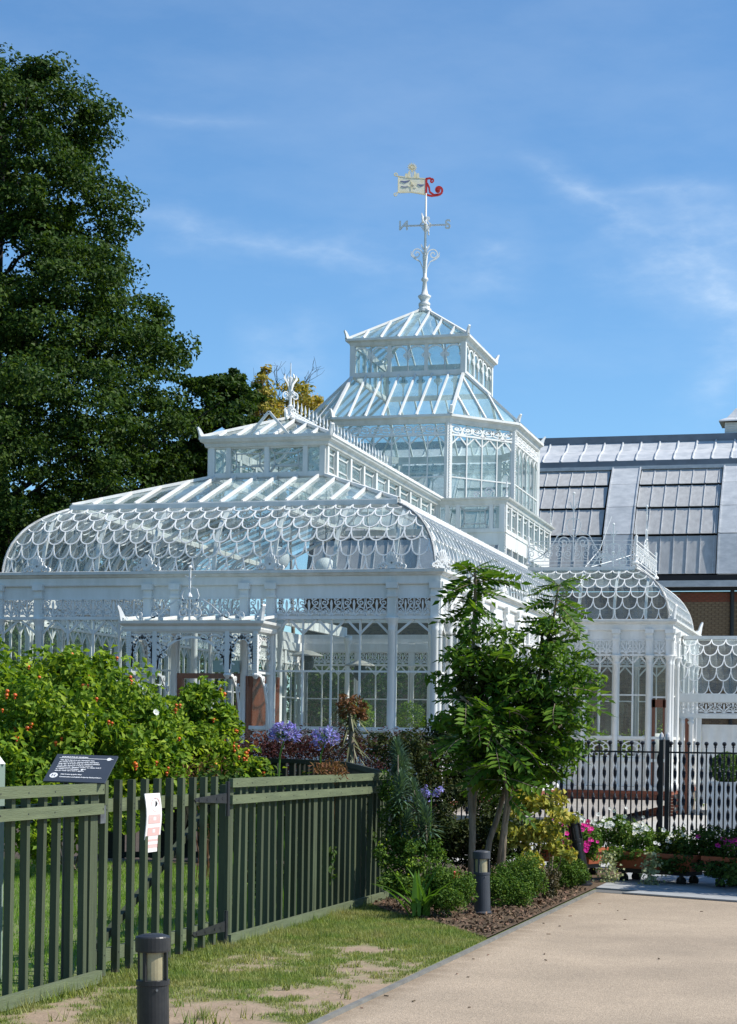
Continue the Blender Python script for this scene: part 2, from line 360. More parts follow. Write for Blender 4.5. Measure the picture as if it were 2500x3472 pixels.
def leaf_mesh(name, P, L, mats, asp=.55, up=.5, out=None, fold=.18, midx=None, dirs=None):
    """one rhombic folded leaf at every point; out: preferred normals (n,3)"""
    n = len(P); L = np.broadcast_to(L, (n,)) * rng.uniform(.7, 1.3, n)
    nr = rng.normal(size=(n, 3)) * .75
    nr[:, 2] += up
    if out is not None: nr += out
    nr = unit(nr)
    d = rng.normal(size=(n, 3)) if dirs is None else dirs + rng.normal(size=(n, 3)) * .25
    d = unit(d - nr * np.sum(d * nr, 1, keepdims=True)); w = np.cross(nr, d)
    L = L[:, None]; f = nr * L * fold
    V = np.stack([P - d * L / 2, P - d * L * .05 + w * L * asp / 2 + f, P + d * L / 2, P - d * L * .05 - w * L * asp / 2 + f], 1).reshape(-1, 3)
    b = np.arange(n)[:, None] * 4
    Fq = np.concatenate([b + [0, 2, 1], b + [0, 3, 2]], 1).reshape(-1, 3)
    return np_mesh(name, V, Fq, mats, midx=None if midx is None else np.repeat(midx, 2))
def ball(n, c, r, shell=.55):
    d = unit(rng.normal(size=(n, 3))); q = rng.uniform(shell ** 3, 1, n) ** (1 / 3)
    return np.array(c) + d * q[:, None] * np.array(r), d
def fol(name, mat_, parent, clumps, n, L, shell=.5, **k):
    P = []; D = []
    tot = sum((c[1][0] * c[1][1] * c[1][2]) ** .667 for c in clumps)
    for c, r in clumps:
        p, d = ball(max(3, int(n * (r[0] * r[1] * r[2]) ** .667 / tot)), c, r, shell); P.append(p); D.append(d)
    P = np.concatenate(P); D = np.concatenate(D)
    keep = P[:, 2] > .02; P, D = P[keep], D[keep]
    return link(name, leaf_mesh(name, P, L, mat_, out=D * k.pop('outw', .8), **k), parent)
def arc(cx, cy, r, a0, a1, n=10): return [(cx + r * math.cos(R(a0 + (a1 - a0) * i / n)), cy + r * math.sin(R(a0 + (a1 - a0) * i / n))) for i in range(n + 1)]
def spiral(cx, cy, r0, r1, a0, turns, n=18):
    return [(cx + (r0 + (r1 - r0) * i / n) * math.cos(R(a0) + 2 * math.pi * turns * i / n), cy + (r0 + (r1 - r0) * i / n) * math.sin(R(a0) + 2 * math.pi * turns * i / n)) for i in range(n + 1)]
def limb(mb, pts, r0, r1, n=7, mi=0):
    N = len(pts); return mb.tube(pts, [r0 + (r1 - r0) * i / (N - 1) for i in range(N)], n, mi=mi)
def wob(p, q, n, a):
    p, q = Vector(p), Vector(q)
    return [p.lerp(q, i / n) + (Vector((random.uniform(-a, a), random.uniform(-a, a), random.uniform(-a, a) * .4)) if 0 < i < n else Vector()) for i in range(n + 1)]
# ------------------------------------------------------------------ the ground
def sheet(name, pts, z, m_, label=None, cut=None):
    return tag(MB().poly([(x, y, z) for x, y in pts]).build(name, m_), kind='structure', label=label)
def path_mat():
    m = mat('resin_bound_gravel', (.415, .325, .232), .85, (.355, .28, .20), 1.2, .5); nt = m.node_tree; L = nt.links.new; b = nt.nodes['Principled BSDF']
    src = b.inputs['Base Color'].links[0].from_socket
    tcn = nt.nodes['Texture Coordinate']; v = nt.nodes.new('ShaderNodeTexVoronoi'); v.inputs['Scale'].default_value = 120; L(tcn.outputs['Object'], v.inputs['Vector'])
    h = nt.nodes.new('ShaderNodeSeparateColor'); L(v.outputs['Color'], h.inputs[0])
    mr = nt.nodes.new('ShaderNodeMapRange'); L(h.outputs[0], mr.inputs[0]); mr.inputs[3].default_value = .72; mr.inputs[4].default_value = 1.24
    x = nt.nodes.new('ShaderNodeMix'); x.data_type = 'RGBA'; x.blend_type = 'MULTIPLY'; x.inputs['Factor'].default_value = 1; L(src, x.inputs['A']); L(mr.outputs[0], x.inputs['B']); L(x.outputs['Result'], b.inputs['Base Color'])
    bp = nt.nodes.new('ShaderNodeBump'); bp.inputs['Strength'].default_value = .5; bp.inputs['Distance'].default_value = .006; L(v.outputs['Distance'], bp.inputs['Height']); L(bp.outputs[0], b.inputs['Normal'])
    # faint tracked stains
    n = nt.nodes.new('ShaderNodeTexNoise'); n.inputs['Scale'].default_value = .55; n.inputs['Detail'].default_value = 5; L(tcn.outputs['Object'], n.inputs['Vector'])
    mr2 = nt.nodes.new('ShaderNodeMapRange'); mr2.inputs[1].default_value = .3; mr2.inputs[2].default_value = .7; mr2.inputs[3].default_value = .80; mr2.inputs[4].default_value = 1.08; L(n.outputs['Fac'], mr2.inputs[0])
    y = nt.nodes.new('ShaderNodeMix'); y.data_type = 'RGBA'; y.blend_type = 'MULTIPLY'; y.inputs['Factor'].default_value = 1; L(x.outputs['Result'], y.inputs['A']); L(mr2.outputs[0], y.inputs['B']); L(y.outputs['Result'], b.inputs['Base Color'])
    # soil trodden out over the edge
    sx = nt.nodes.new('ShaderNodeSeparateXYZ'); L(tcn.outputs['Object'], sx.inputs[0]); e1 = nt.nodes.new('ShaderNodeMapRange'); e1.inputs[1].default_value = 4.69; e1.inputs[2].default_value = 5.05; e1.inputs[3].default_value = .62; e1.inputs[4].default_value = 0; L(sx.outputs['X'], e1.inputs[0])
    n4 = nt.nodes.new('ShaderNodeTexNoise'); n4.inputs['Scale'].default_value = 5; n4.inputs['Detail'].default_value = 8; L(tcn.outputs['Object'], n4.inputs['Vector'])
    e2 = nt.nodes.new('ShaderNodeMath'); e2.operation = 'MULTIPLY'; L(e1.outputs[0], e2.inputs[0]); L(n4.outputs['Fac'], e2.inputs[1]); e3 = nt.nodes.new('ShaderNodeMapRange'); e3.inputs[1].default_value = .12; e3.inputs[2].default_value = .36; e3.inputs[4].default_value = .8; L(e2.outputs[0], e3.inputs[0])
    w = nt.nodes.new('ShaderNodeMix'); w.data_type = 'RGBA'; L(e3.outputs[0], w.inputs['Factor']); L(y.outputs['Result'], w.inputs['A']); w.inputs['B'].default_value = (.21, .155, .10, 1); L(w.outputs['Result'], b.inputs['Base Color'])
    return m
PATH = path_mat()
SOIL = mat('dry_soil', (.27, .20, .135), .95, (.20, .145, .10), 4, .5, .5, 60)
BEDSOIL = mat('bed_soil', (.085, .06, .042), .95, (.05, .037, .027), 6, .5, .5, 40)
MULCH = mat('bark_mulch', (.135, .088, .05), .95, (.07, .046, .028), 18, .6, .6, 60)
TURF = mat('turf_base', (.085, .12, .035), .95, (.12, .13, .05), 3, .5, .4, 60)
FAR = mat('far_ground', (.10, .13, .05), .95, (.14, .13, .07), .3, .5)
sheet('ground', [(-900, -300), (900, -300), (900, 900), (-900, 900)], -.012, FAR)
sheet('planting_bed', [(-30, -11.0), (4.62, -11.0), (4.62, -8.3), (1.6, -7.2), (1.6, -.5), (-30, -.5)], .004, BEDSOIL)
sheet('path', [(4.69, -60), (30, -60), (30, -14.2), (6.352, -13.104), (4.69, -12.35)], .008, PATH)
sheet('terrace', [(1.6, -7.6), (30, -7.6), (30, 29), (-20, 29), (-20, 20.4), (2.75, 20.4), (2.75, 13.8), (1.6, 13.8)], .004, STONE)
# lawn strip with worn patches; the same wear map steers the blades
def wear(x, y):
    n = mnoise.noise((x * 1.1, y * .75, 3.1)) * .55 + mnoise.noise((x * 2.7, y * 2.2, 7.7)) * .35 + mnoise.noise((x * 7, y * 7, 1.7)) * .26
    if x > 2.75:
        t = min(1, max(0, (y + 24.5) / 6.5)); b = .035 + .45 * t * t
        if x < 3.15: b += .22 * (3.15 - x) / .4
        b -= .10 * (4.0 < x < 4.55) * (y < -18.6)
    else: b = .6
    return n + b
def lawn(name, x0, x1, y0, y1, step, z):
    nx, ny = int((x1 - x0) / step) + 1, int((y1 - y0) / step) + 1
    X = np.linspace(x0, x1, nx); Y = np.linspace(y0, y1, ny); V = []; wv = []
    for y in Y:
        for x in X: V.append((x, y, z + .012 * mnoise.noise((x * 1.5, y * 1.5, 0)) * (x0 + .1 < x < x1 - .1))); wv.append(wear(x, y))
    i = np.arange((nx - 1) * (ny - 1)); a = (i // (nx - 1)) * nx + i % (nx - 1)
    me = np_mesh(name, np.array(V), np.stack([a, a + 1, a + nx + 1, a + nx], 1), LAWN)
    at_ = me.attributes.new('wear', 'FLOAT', 'POINT'); at_.data.foreach_set('value', np.array(wv, np.float32)); return tag(link(name, me), kind='structure')
def lawn_mat():
    m = bpy.data.materials.new('worn_lawn'); m.use_nodes = True; nt = m.node_tree; L = nt.links.new; b = nt.nodes['Principled BSDF']; b.inputs['Roughness'].default_value = .95
    a = nt.nodes.new('ShaderNodeAttribute'); a.attribute_name = 'wear'; tcn = nt.nodes.new('ShaderNodeTexCoord')
    n = nt.nodes.new('ShaderNodeTexNoise'); n.inputs['Scale'].default_value = 35; n.inputs['Detail'].default_value = 8; L(tcn.outputs['Object'], n.inputs['Vector'])
    ad = nt.nodes.new('ShaderNodeMath'); ad.operation = 'MULTIPLY_ADD'; L(n.outputs['Fac'], ad.inputs[0]); ad.inputs[1].default_value = .5; L(a.outputs['Fac'], ad.inputs[2])
    mr = nt.nodes.new('ShaderNodeMapRange'); mr.inputs[1].default_value = .15; mr.inputs[2].default_value = .5; L(ad.outputs[0], mr.inputs[0])
    x = nt.nodes.new('ShaderNodeMix'); x.data_type = 'RGBA'; L(mr.outputs[0], x.inputs['Factor']); x.inputs['B'].default_value = (.15, .18, .06, 1)
    s = nt.nodes.new('ShaderNodeMix'); s.data_type = 'RGBA'; n3 = nt.nodes.new('ShaderNodeTexNoise'); n3.inputs['Scale'].default_value = 6; n3.inputs['Detail'].default_value = 8; L(tcn.outputs['Object'], n3.inputs['Vector']); L(n3.outputs['Fac'], s.inputs['Factor'])
    s.inputs['A'].default_value = (.20, .14, .088, 1); s.inputs['B'].default_value = (.39, .29, .20, 1); L(s.outputs['Result'], x.inputs['A']); L(x.outputs['Result'], b.inputs['Base Color'])
    bp = nt.nodes.new('ShaderNodeBump'); bp.inputs['Strength'].default_value = .7; bp.inputs['Distance'].default_value = .015; L(n.outputs['Fac'], bp.inputs['Height']); L(bp.outputs[0], b.inputs['Normal']); return m
LAWN = lawn_mat()
lawn('lawn', -6.0, 4.63, -30.0, -11.0, .14, .012)
def bladef(name, n, x0, x1, y0, y1, L, thr=.0, mt=None):
    mt = mt or GRASS
    P = np.stack([rng.uniform(x0, x1, n), rng.uniform(y0, y1, n), np.full(n, .015)], 1)
    w = np.array([wear(a, b) for a, b, _ in P]); keep = w + rng.uniform(-.12, .16, n) > thr; P = P[keep]; w = w[keep]; n = len(P)
    if True:  # nothing grows in the mulched corner
        k = ~((P[:, 0] > 2.75) & (P[:, 1] > mulch_edge(P[:, 0]))); P, w = P[k], w[k]; n = len(P)
    h = L * rng.uniform(.5, 1.35, n) * np.clip(.6 + w, .5, 1.5); a = rng.uniform(0, 2 * np.pi, n); t = rng.uniform(.1, .9, n)
    d = np.stack([np.cos(a), np.sin(a), np.zeros(n)], 1); s = np.stack([-np.sin(a), np.cos(a), np.zeros(n)], 1)
    tip = P + d * (h * t)[:, None] + np.array([0, 0, 1]) * (h * np.sqrt(1 - (t * .8) ** 2))[:, None]
    V = np.stack([P - s * .003, P + s * .003, tip], 1).reshape(-1, 3)
    return tag(link(name, np_mesh(name, V, np.arange(3 * n).reshape(-1, 3), mt)), kind='stuff')
def mulch_edge(x): return np.interp(x, [2.75, 3.2, 3.9, 4.3, 4.7], [-15.2, -16.1, -17.0, -17.7, -18.35])
tag(bladef('grass', 230000, 2.55, 4.62, -25.0, -14.8, .036, .10), label='short worn grass between green fence and gravel path', cat='grass')
tag(bladef('lawn_grass', 110000, -4.5, 2.7, -26.0, -10.5, .06, -.2, LGRASS), label='green lawn grass inside the fenced garden', cat='grass')
mp_ = [(x, float(mulch_edge(x))) for x in np.linspace(2.75, 4.63, 12)]
sheet('mulch_bed', mp_ + [(4.63, -8.3), (2.3, -8.3), (2.75, -14)], .034, MULCH)
n = 5200; P = np.stack([rng.uniform(2.8, 4.62, n), rng.uniform(-18.3, -12.2, n), rng.uniform(.036, .06, n)], 1); P = P[P[:, 1] > mulch_edge(P[:, 0]) + rng.uniform(-.08, .05, n)]
CHIP = mat('bark_chip', (.20, .13, .075), .9, (.085, .055, .032), 30, .6, island=.6)
tag(link('bark_chips', leaf_mesh('bark_chips', P, .05, CHIP, asp=.4, up=1.2, fold=.05)), 'loose bark chips covering the flower bed', 'mulch', kind='stuff')
m = MB(); m.box(4.655, 4.692, -60, -12.3, -.01, .03); m.build('path_edging', mat('timber_edging', (.20, .195, .175), .85, (.13, .125, .115), 6, .5, .2), kind='structure')
# paving laid in rows, each slab its own piece
PV_ = MB().poly([(3.2, -12.0, .010), (4.66, -12.32, .010), (6.352, -13.104, .010), (14, -16.3, .010), (14, -7.6, .010), (3.2, -7.6, .010)]).build('paving', mat('paving_joint', (.13, .13, .125), .95), kind='structure')
sd = Vector((6.352 - 4.646, -13.104 + 12.325, 0)).normalized(); sn = Vector((-sd.y, sd.x, 0))
SLM = [MB().slab([(0, 0, 0), (l, 0, 0), (l, .385, 0), (0, .385, 0)], (0, 0, .018)).mesh('slab', SLAB) for l in (.585, .785, .485)]
for r_ in range(9):
    s = -1.6 + random.uniform(0, .4)
    while s < 5.2:
        k = random.randrange(3); l = (.59, .79, .49)[k]; p = Vector((4.646, -12.325, 0)) + sd * s + sn * (.01 + r_ * .395)
        e_ = p + sd * l
        if p.y < -8.2 and (s > -.02 or r_ > 0): link('slab', SLM[k], PV_, (p.x, p.y, .012 + random.uniform(0, .003)), math.atan2(sd.y, sd.x))
        s += l
# longer ragged tufts by posts, bollards and along the fence foot
TP = []
for k in range(150):
    v_ = random.uniform(-24.5, -14.9); c_ = (2.82 + abs(random.gauss(0, .07)), v_) if k < 90 else (random.uniform(2.9, 4.6), random.uniform(-24, -17.2))
    if c_[1] > float(mulch_edge(c_[0])): continue
    n_ = random.randint(8, 26); q_ = np.array([[c_[0], c_[1], .012]]) + rng.normal(size=(n_, 3)) * [.03, .03, 0]; TP.append(q_)
TP = np.concatenate(TP); n_ = len(TP); a_ = rng.uniform(0, 6.28, n_); h_ = rng.uniform(.05, .13, n_); t_ = rng.uniform(.2, .8, n_); dd_ = np.stack([np.cos(a_), np.sin(a_), np.zeros(n_)], 1); ss_ = np.stack([-np.sin(a_), np.cos(a_), np.zeros(n_)], 1)
VV = np.stack([TP - ss_ * .004, TP + ss_ * .004, TP + dd_ * (h_ * t_)[:, None] + np.array([0, 0, 1]) * (h_ * np.sqrt(1 - t_ ** 2 * .8))[:, None]], 1).reshape(-1, 3)
tag(link('grass_tufts', np_mesh('grass_tufts', VV, np.arange(3 * n_).reshape(-1, 3), GRASS)), 'longer ragged grass tufts along the fence foot', 'grass', kind='stuff')
m = MB()
for k in range(22):
    x, y = random.uniform(4.75, 7.5), random.uniform(-24, -13.6); a = random.uniform(0, 6.3); l = random.uniform(.015, .04)
    if x > 5.4 and random.random() < .6: x = 4.72 + random.uniform(0, .35)
    m.bar((x, y, .014), (x + l * math.cos(a), y + l * math.sin(a), .016), .009, .006)
tag(m.build('path_litter', MATS['bark_chip']), 'scattered dead leaves and chips on the gravel path', 'litter', kind='stuff')
# ------------------------------------------------------------------ the glass conservatory
V3 = lambda x, y, z: Vector((x, y, z))
QUAD = MB().poly([(0, 0, 0), (1, 0, 0), (1, 0, 1), (0, 0, 1)]).mesh('pane', GLASS)
QUADR = MB().poly([(0, 0, 0), (1, 0, 0), (1, 0, 1), (0, 0, 1)]).mesh('pane', RGLASS)
CONS = empty('conservatory', (-4.62, 8, 0), 'large ornate white iron and glass conservatory with domed scale roof and tower', 'conservatory')
def frame(O, d, n):
    O, d, n = Vector(O), Vector((*d, 0)), Vector((*n, 0))
    return lambda s, o, z: O + d * s + n * o + Vector((0, 0, z))
def angz(d): return math.atan2(d[1], d[0])
def motif_frieze():
    m = MB(); ex, ey, o, th = (1, 0, 0), (0, 0, 1), (0, -.012, 0), (0, .024, 0)
    rb = lambda p, w: m.ribbon(p, w, ex, ey, o, th)
    for a, l in ((-62, .62), (-32, .78), (0, .86), (32, .78), (62, .62)):
        s, c = math.sin(R(a)), math.cos(R(a)); rb([(0, -.46), (s * l * .35 * .75, -.46 + c * l * .4), (s * l * .62, -.46 + c * l * .78), (s * l * .72, -.46 + c * l)], [.018, .03, .055, .012])
    for sx in (-1, 1):
        rb([(sx * x, y) for x, y in spiral(.31, -.20, .24, .05, 200, -1.35, 16)], .028)
        rb([(sx * x, y) for x, y in spiral(.30, .25, .17, .03, 120, 1.2, 13)], .026)
        rb([(sx * .5, -.48), (sx * .44, -.1), (sx * .48, .2), (sx * .5, .48)], [.05, .02, .02, .05])
        rb([(sx * .12, .44), (sx * .2, .36), (sx * .33, .46)], [.04, .02, .04])
    rb([(-.5, -.485), (.5, -.485)], .03); rb([(-.5, .485), (.5, .485)], .025)
    return m.mesh('frieze_panel', IRON_W)
FRIEZE = motif_frieze()
def motif_dado():
    m = MB(); ex, ey, o, th = (1, 0, 0), (0, 0, 1), (0, -.012, 0), (0, .024, 0)
    rb = lambda p, w: m.ribbon(p, w, ex, ey, o, th)
    rb(arc(0, 0, .40, 0, 360, 20), .03); rb(arc(0, 0, .2, 0, 360, 14), .03)
    for k in range(8): a = R(45 * k); rb([(.2 * math.cos(a), .2 * math.sin(a)), (.4 * math.cos(a), .4 * math.sin(a))], .02)
    for sx in (-1, 1):
        for sz in (-1, 1): rb([(sx * .5, sz * .5), (sx * .33, sz * .33)], .03); rb(arc(sx * .5, sz * .5, .18, 0, 360, 10), .015)
    for z in (-.48, .48): rb([(-.5, z), (.5, z)], .03)
    return m.mesh('dado_panel', IRON_W)
DADO = motif_dado()
def motif_scrollf():
    m = MB(); ex, ey, o, th = (1, 0, 0), (0, 0, 1), (0, -.012, 0), (0, .024, 0)
    rb = lambda p, w: m.ribbon(p, w, ex, ey, o, th)
    for sx in (-1, 1):
        rb([(sx * x, y) for x, y in spiral(.25, .02, .36, .05, 250, 1.6, 22)], [.05 - .02 * i / 22 for i in range(23)])
        rb(arc(sx * .27, .02, .08, 0, 360, 8), .045)
    rb([(0, -.5), (0, .05)], [.11, .01]); rb([(-.09, -.45), (-.2, -.22)], [.05, .01]); rb([(.09, -.45), (.2, -.22)], [.05, .01])
    rb([(-.5, -.5), (.5, -.5)], .05)
    return m.mesh('scroll_panel', IRON_W)
SCROLL = motif_scrollf()
COLM = MB().lathe((0, 0, 0), [(.11, .63), (.11, .75), (.075, .80), (.068, .86), (.062, 3.80), (.08, 3.83), (.066, 3.87), (.085, 3.95), (.125, 4.03), (.135, 4.06)], 12).mesh('column', WHITE, True)
def palmette(name, parent, p, d, w=.54, h=.31, corner=False):
    """cresting ornament: scalloped shell over scrolls, facing out; d = unit plan direction along the wall"""
    m = MB(); ex, ey = (d[0], d[1], 0), (0, 0, 1); n = Vector((d[1], -d[0], 0)) * .035; o = Vector(p) - n / 2
    pts = []
    for i in range(13):
        a = 180 - i * 15; rr = h * (.62 + .06 * (i % 2)); pts.append((math.cos(R(a)) * rr * .55, h * .36 + math.sin(R(a)) * rr * 1.0))
    pts = [(w * .14, 0)] + [(x, y) for x, y in reversed(pts)] + [(-w * .14, 0)]
    m.slab([o + Vector(ex) * x + Vector(ey) * y for x, y in pts], n)
    for sx in (-1, 1):
        m.ribbon([(sx * x, y) for x, y in spiral(w * .27, h * .19, h * .20, h * .04, 180, -1.3, 14)], h * .05, ex, ey, o - n * .4, n * 1.8)
        m.ribbon([(sx * x, y) for x, y in spiral(w * .44, h * .12, h * .13, h * .03, 150, -1.2, 10)], h * .045, ex, ey, o - n * .4, n * 1.8)
    for a in range(-60, 61, 20): m.ribbon([(0, h * .3), (math.sin(R(a)) * h * .45, h * .36 + math.cos(R(a)) * h * .55)], h * .02, ex, ey, o - n * .3, n * 1.6)
    return m.build(name, IRON_W, parent)
def horn(parent, p, dirn, h=.26, w=.30):
    """upswept leaf at an eaves corner, curling outward along dirn (plan unit)"""
    m = MB(); ex = Vector((dirn[0], dirn[1], 0)); nn = Vector((-dirn[1], dirn[0], 0)) * .06; o = Vector(p) - nn / 2
    pts = [(-w, 0), (-w * .8, h * .16), (-w * .66, h * .10), (-w * .5, h * .26), (-w * .32, h * .28), (-w * .16, h * .55), (w * .02, h * .82), (w * .22, h), (w * .28, h * .9), (w * .14, h * .55), (w * .06, h * .2), (0, 0)]
    m.slab([o + ex * x + Vector((0, 0, y)) for x, y in pts], nn)
    m.ribbon(spiral(-w * .42, h * .14, h * .12, h * .02, 90, 1.2, 9), h * .04, tuple(ex), (0, 0, 1), o - nn * .3, nn * 1.6)
    return m.build('corner_leaf', IRON_W, parent)
def wall(O, d, n, stations, bays, detail=2, zsill=2.0, brick=False):
    """stations: s of columns; bays: (s0,s1,number of lights)"""
    W = frame(O, d, n); L0, L1 = stations[0], stations[-1]
    m = MB(); up = (0, 0, 1); nv = (*n, 0)
    m.bar(W(L0, -.02, 1.40), W(L1, -.02, 1.40), .10, .08); m.bar(W(L0, -.02, 1.97), W(L1, -.02, 1.97), .12, .07)
    m.bar(W(L0, -.02, .68), W(L1, -.02, .68), .12, .10)
    m.bar(W(L0, -.02, 4.06), W(L1, -.02, 4.06), .09, .06); m.bar(W(L0, -.03, 4.56), W(L1, -.03, 4.56), .07, .24)
    m.bar(W(L0, -.04, 1.05), W(L1, -.04, 1.05), .03, .62)
    for s in stations:
        m.bar(W(s, .02, 4.06), W(s, .02, 4.72), .17, .12, nv); m.bar(W(s, .05, 4.60), W(s, .05, 4.72), .22, .14, nv); m.bar(W(s, .03, 4.44), W(s, .03, 4.49), .20, .15, nv)
        if detail == 2:
            for k in range(7): m.bar(W(s + .06, .085, 4.10 + k * .048), W(s + .06, .085, 4.12 + k * .048), .02, .02, nv)
    root = m.build('wall', WHITE, CONS)
    for s in stations: link('column', COLM, root, W(s, .03, 0))
    ang = angz(d)
    for s0, s1, k in bays:
        w = (s1 - s0); e = .07; nm = max(1, round((w - .1) / .44)); a, b = s0 + .085, s1 - .085
        for i in range(nm):
            c = a + (b - a) * (i + .5) / nm; link('frieze_panel', FRIEZE, root, W(c, .01, 4.255), ang, ((b - a) / nm, 1, .36))
        if detail == 2:
            nd = max(1, round((b - a) / .56))
            for i in range(nd): link('dado_panel', DADO, root, W(a + (b - a) * (i + .5) / nd, -.01, 1.685), ang, ((b - a) / nd, 1, .50))
        g = MB(); a, b = s0 + e, s1 - e; bw = .032
        for i in range(k + 1):
            s = a + (b - a) * i / k; g.bar(W(s, -.03, 2.0), W(s, -.03, 4.04), bw, .05, nv)
        g.bar(W(a, -.03, 3.05), W(b, -.03, 3.05), .045, .035)
        for i in range(k):
            l, r_ = a + (b - a) * i / k, a + (b - a) * (i + 1) / k; c = (l + r_) / 2; h = min(.28, (r_ - l) * .55)
            g.bar(W(c, -.03, 4.04), W(l, -.03, 4.04 - h), .04, .028, nv); g.bar(W(c, -.03, 4.04), W(r_, -.03, 4.04 - h), .04, .028, nv)
        g.build('glazing_frame', WHITE, root)
        if detail == 2:
            for i in range(k):
                l, r_ = a + (b - a) * i / k, a + (b - a) * (i + 1) / k
                link('pane', QUAD, root, W(l, -.035, 2.0), ang, (r_ - l, 1, 1.05)); link('pane', QUAD, root, W(l, -.035, 3.05), ang, (r_ - l, 1, .99))
        else: link('pane', QUAD, root, W(a, -.035, 2.0), ang, (b - a, 1, 2.04))
    return root, W
U0, U1, VF, VW, UW, VB = -9.08, -.16, .16, 13.91, 2.66, 20.3
# front wall
FS = [U0 + .03, -8.2, -5.9, -5.34, -3.93, -3.4, -1.02, U1 - .03]
sF = [u - U0 for u in FS]
froot, WF = wall((U0, VF, 0), (1, 0), (0, -1), sF, [(sF[0], sF[1], 1), (sF[1], sF[2], 4), (sF[2], sF[3], 1), (sF[4], sF[5], 1), (sF[5], sF[6], 4), (sF[6], sF[7], 1)])
# doorway bay: overlight panes and frieze above a varnished door frame
g = MB(); a, b = sF[3] + .07, sF[4] - .07
for s in (a, (a + b) / 2, b): g.bar(WF(s, -.03, 3.0), WF(s, -.03, 4.04), .035, .05, (0, -1, 0))
g.build('glazing_frame', WHITE, froot)
for k in range(2): link('pane', QUAD, froot, WF(a + (b - a) * k / 2, -.035, 3.0), 0, ((b - a) / 2, 1, 1.04))
for k in range(3): link('frieze_panel', FRIEZE, froot, WF(sF[3] + .085 + (sF[4] - sF[3] - .17) * (k + .5) / 3, .01, 4.255), 0, ((sF[4] - sF[3] - .17) / 3, 1, .36))
dm = MB(); dm.bar(WF(a + .03, -.03, .6), WF(a + .03, -.03, 3.0), .13, .12, (0, -1, 0)); dm.bar(WF(b - .03, -.03, .6), WF(b - .03, -.03, 3.0), .10, .12, (0, -1, 0)); dm.bar(WF(a - .02, -.03, 2.95), WF(b + .02, -.03, 2.95), .13, .10)
DF = dm.build('door_frame', WOOD, CONS, label='dark varnished door frame under the front canopy')
lp = MB(); P0 = V3(-3.86, .10, .6); dd = Vector((.62, .78, 0)).normalized()
for z0, z1 in ((.6, .85), (1.45, 1.6), (2.75, 2.95)): lp.bar(P0 + dd * .02 + Vector((0, 0, (z0 + z1) / 2 - .6)), P0 + dd * .72 + Vector((0, 0, (z0 + z1) / 2 - .6)), .05, z1 - z0)
for s in (.05, .69): lp.bar(P0 + dd * s, P0 + dd * s + Vector((0, 0, 2.35)), .05, .11, tuple(Vector((-dd.y, dd.x, 0)).cross(Vector((0, 0, 1)))))
lp.bar(P0 + dd * .08 + Vector((0, 0, 1.17)), P0 + dd * .66 + Vector((0, 0, 1.17)), .03, 2.3)
LEAF = lp.build('door', WOOD, CONS, label='sunlit varnished door leaf standing open')
MB().box(-4.52, -3.98, .02, .06, 3.02, 3.24).build('sign_panel', mat('frosted_green_glass', (.25, .36, .36), .3), CONS)
# right flank of the nave, the wing front, wing flank, back and left walls
st = [0.03] + [.86 + k * 1.36 for k in range(10)] + [VW - VF]
wall((U1, VF, 0), (0, 1), (1, 0), st, [(st[i], st[i + 1], 3 if i else 1) for i in range(len(st) - 1)], 1)
sW = [.06, .62, 1.45, 2.29, 2.79]
wroot, WW = wall((U1, VW, 0), (1, 0), (0, -1), sW, [(sW[0], sW[1], 1), (sW[1], sW[2], 2), (sW[2], sW[3], 2)], 2)
g = MB(); a, b = sW[3] + .07, sW[4] - .07
g.bar(WW(a, -.03, .7), WW(a, -.03, 4.04), .035, .05, (0, -1, 0)); g.bar(WW(b, -.03, .7), WW(b, -.03, 4.04), .035, .05, (0, -1, 0)); c = (a + b) / 2
g.bar(WW(c, -.03, 4.04), WW(a, -.03, 3.78), .04, .028, (0, -1, 0)); g.bar(WW(c, -.03, 4.04), WW(b, -.03, 3.78), .04, .028, (0, -1, 0)); g.bar(WW(a, -.03, 3.0), WW(b, -.03, 3.0), .04, .04)
g.build('glazing_frame', WHITE, wroot); link('pane', QUAD, wroot, WW(a, -.035, 3.0), 0, (b - a, 1, 1.04))
link('frieze_panel', FRIEZE, wroot, WW(c, .01, 4.255), 0, (b - a - .02, 1, .36))
dm = MB(); dm.bar(WW(a + .05, -.035, .7), WW(a + .05, -.035, 2.95), .08, .07, (0, -1, 0)); dm.bar(WW(b - .05, -.035, .7), WW(b - .05, -.035, 2.95), .05, .07, (0, -1, 0)); dm.bar(WW(a, -.035, 2.84), WW(b, -.035, 2.84), .07, .2)
dm.build('door', WOOD, CONS, label='varnished wooden door with glazed panel in the right wing'); link('pane', QUAD, wroot, WW(a, -.06, .75), 0, (b - a, 1, 2.0))
st = [.03, 1.3, 2.6, 3.9, 5.2, VB - VW]
wall((UW, VW, 0), (0, 1), (1, 0), st, [(st[i], st[i + 1], 2) for i in range(5)], 1)
st = [k * 1.66 for k in range(8)]
wall((UW, VB, 0), (-1, 0), (0, 1), st, [(st[i], st[i + 1], 3) for i in range(7)], 1)
st = [.03] + [1.56 + k * 1.56 for k in range(12)] + [VB - VF]
wall((U0, VB, 0), (0, -1), (-1, 0), st, [(st[i], st[i + 1], 3) for i in range(len(st) - 1)], 1)
per = [(U0, VB), (U0, VF), (U1, VF), (U1, VW), (UW, VW), (UW, VB)]
sweep(cm := MB(), per, [(0, 4.68), (.05, 4.68), (.06, 4.70), (.06, 4.84), (0, 4.84)], True)
cm.build('fascia', WHITE, CONS)
sweep(cm := MB(), per, [(0, 4.84), (.07, 4.84), (.10, 4.855), (.12, 4.89), (.16, 4.90), (.16, 4.955), (.10, 4.965), (0, 4.965)], True)
cm.build('cornice', CORN, CONS)
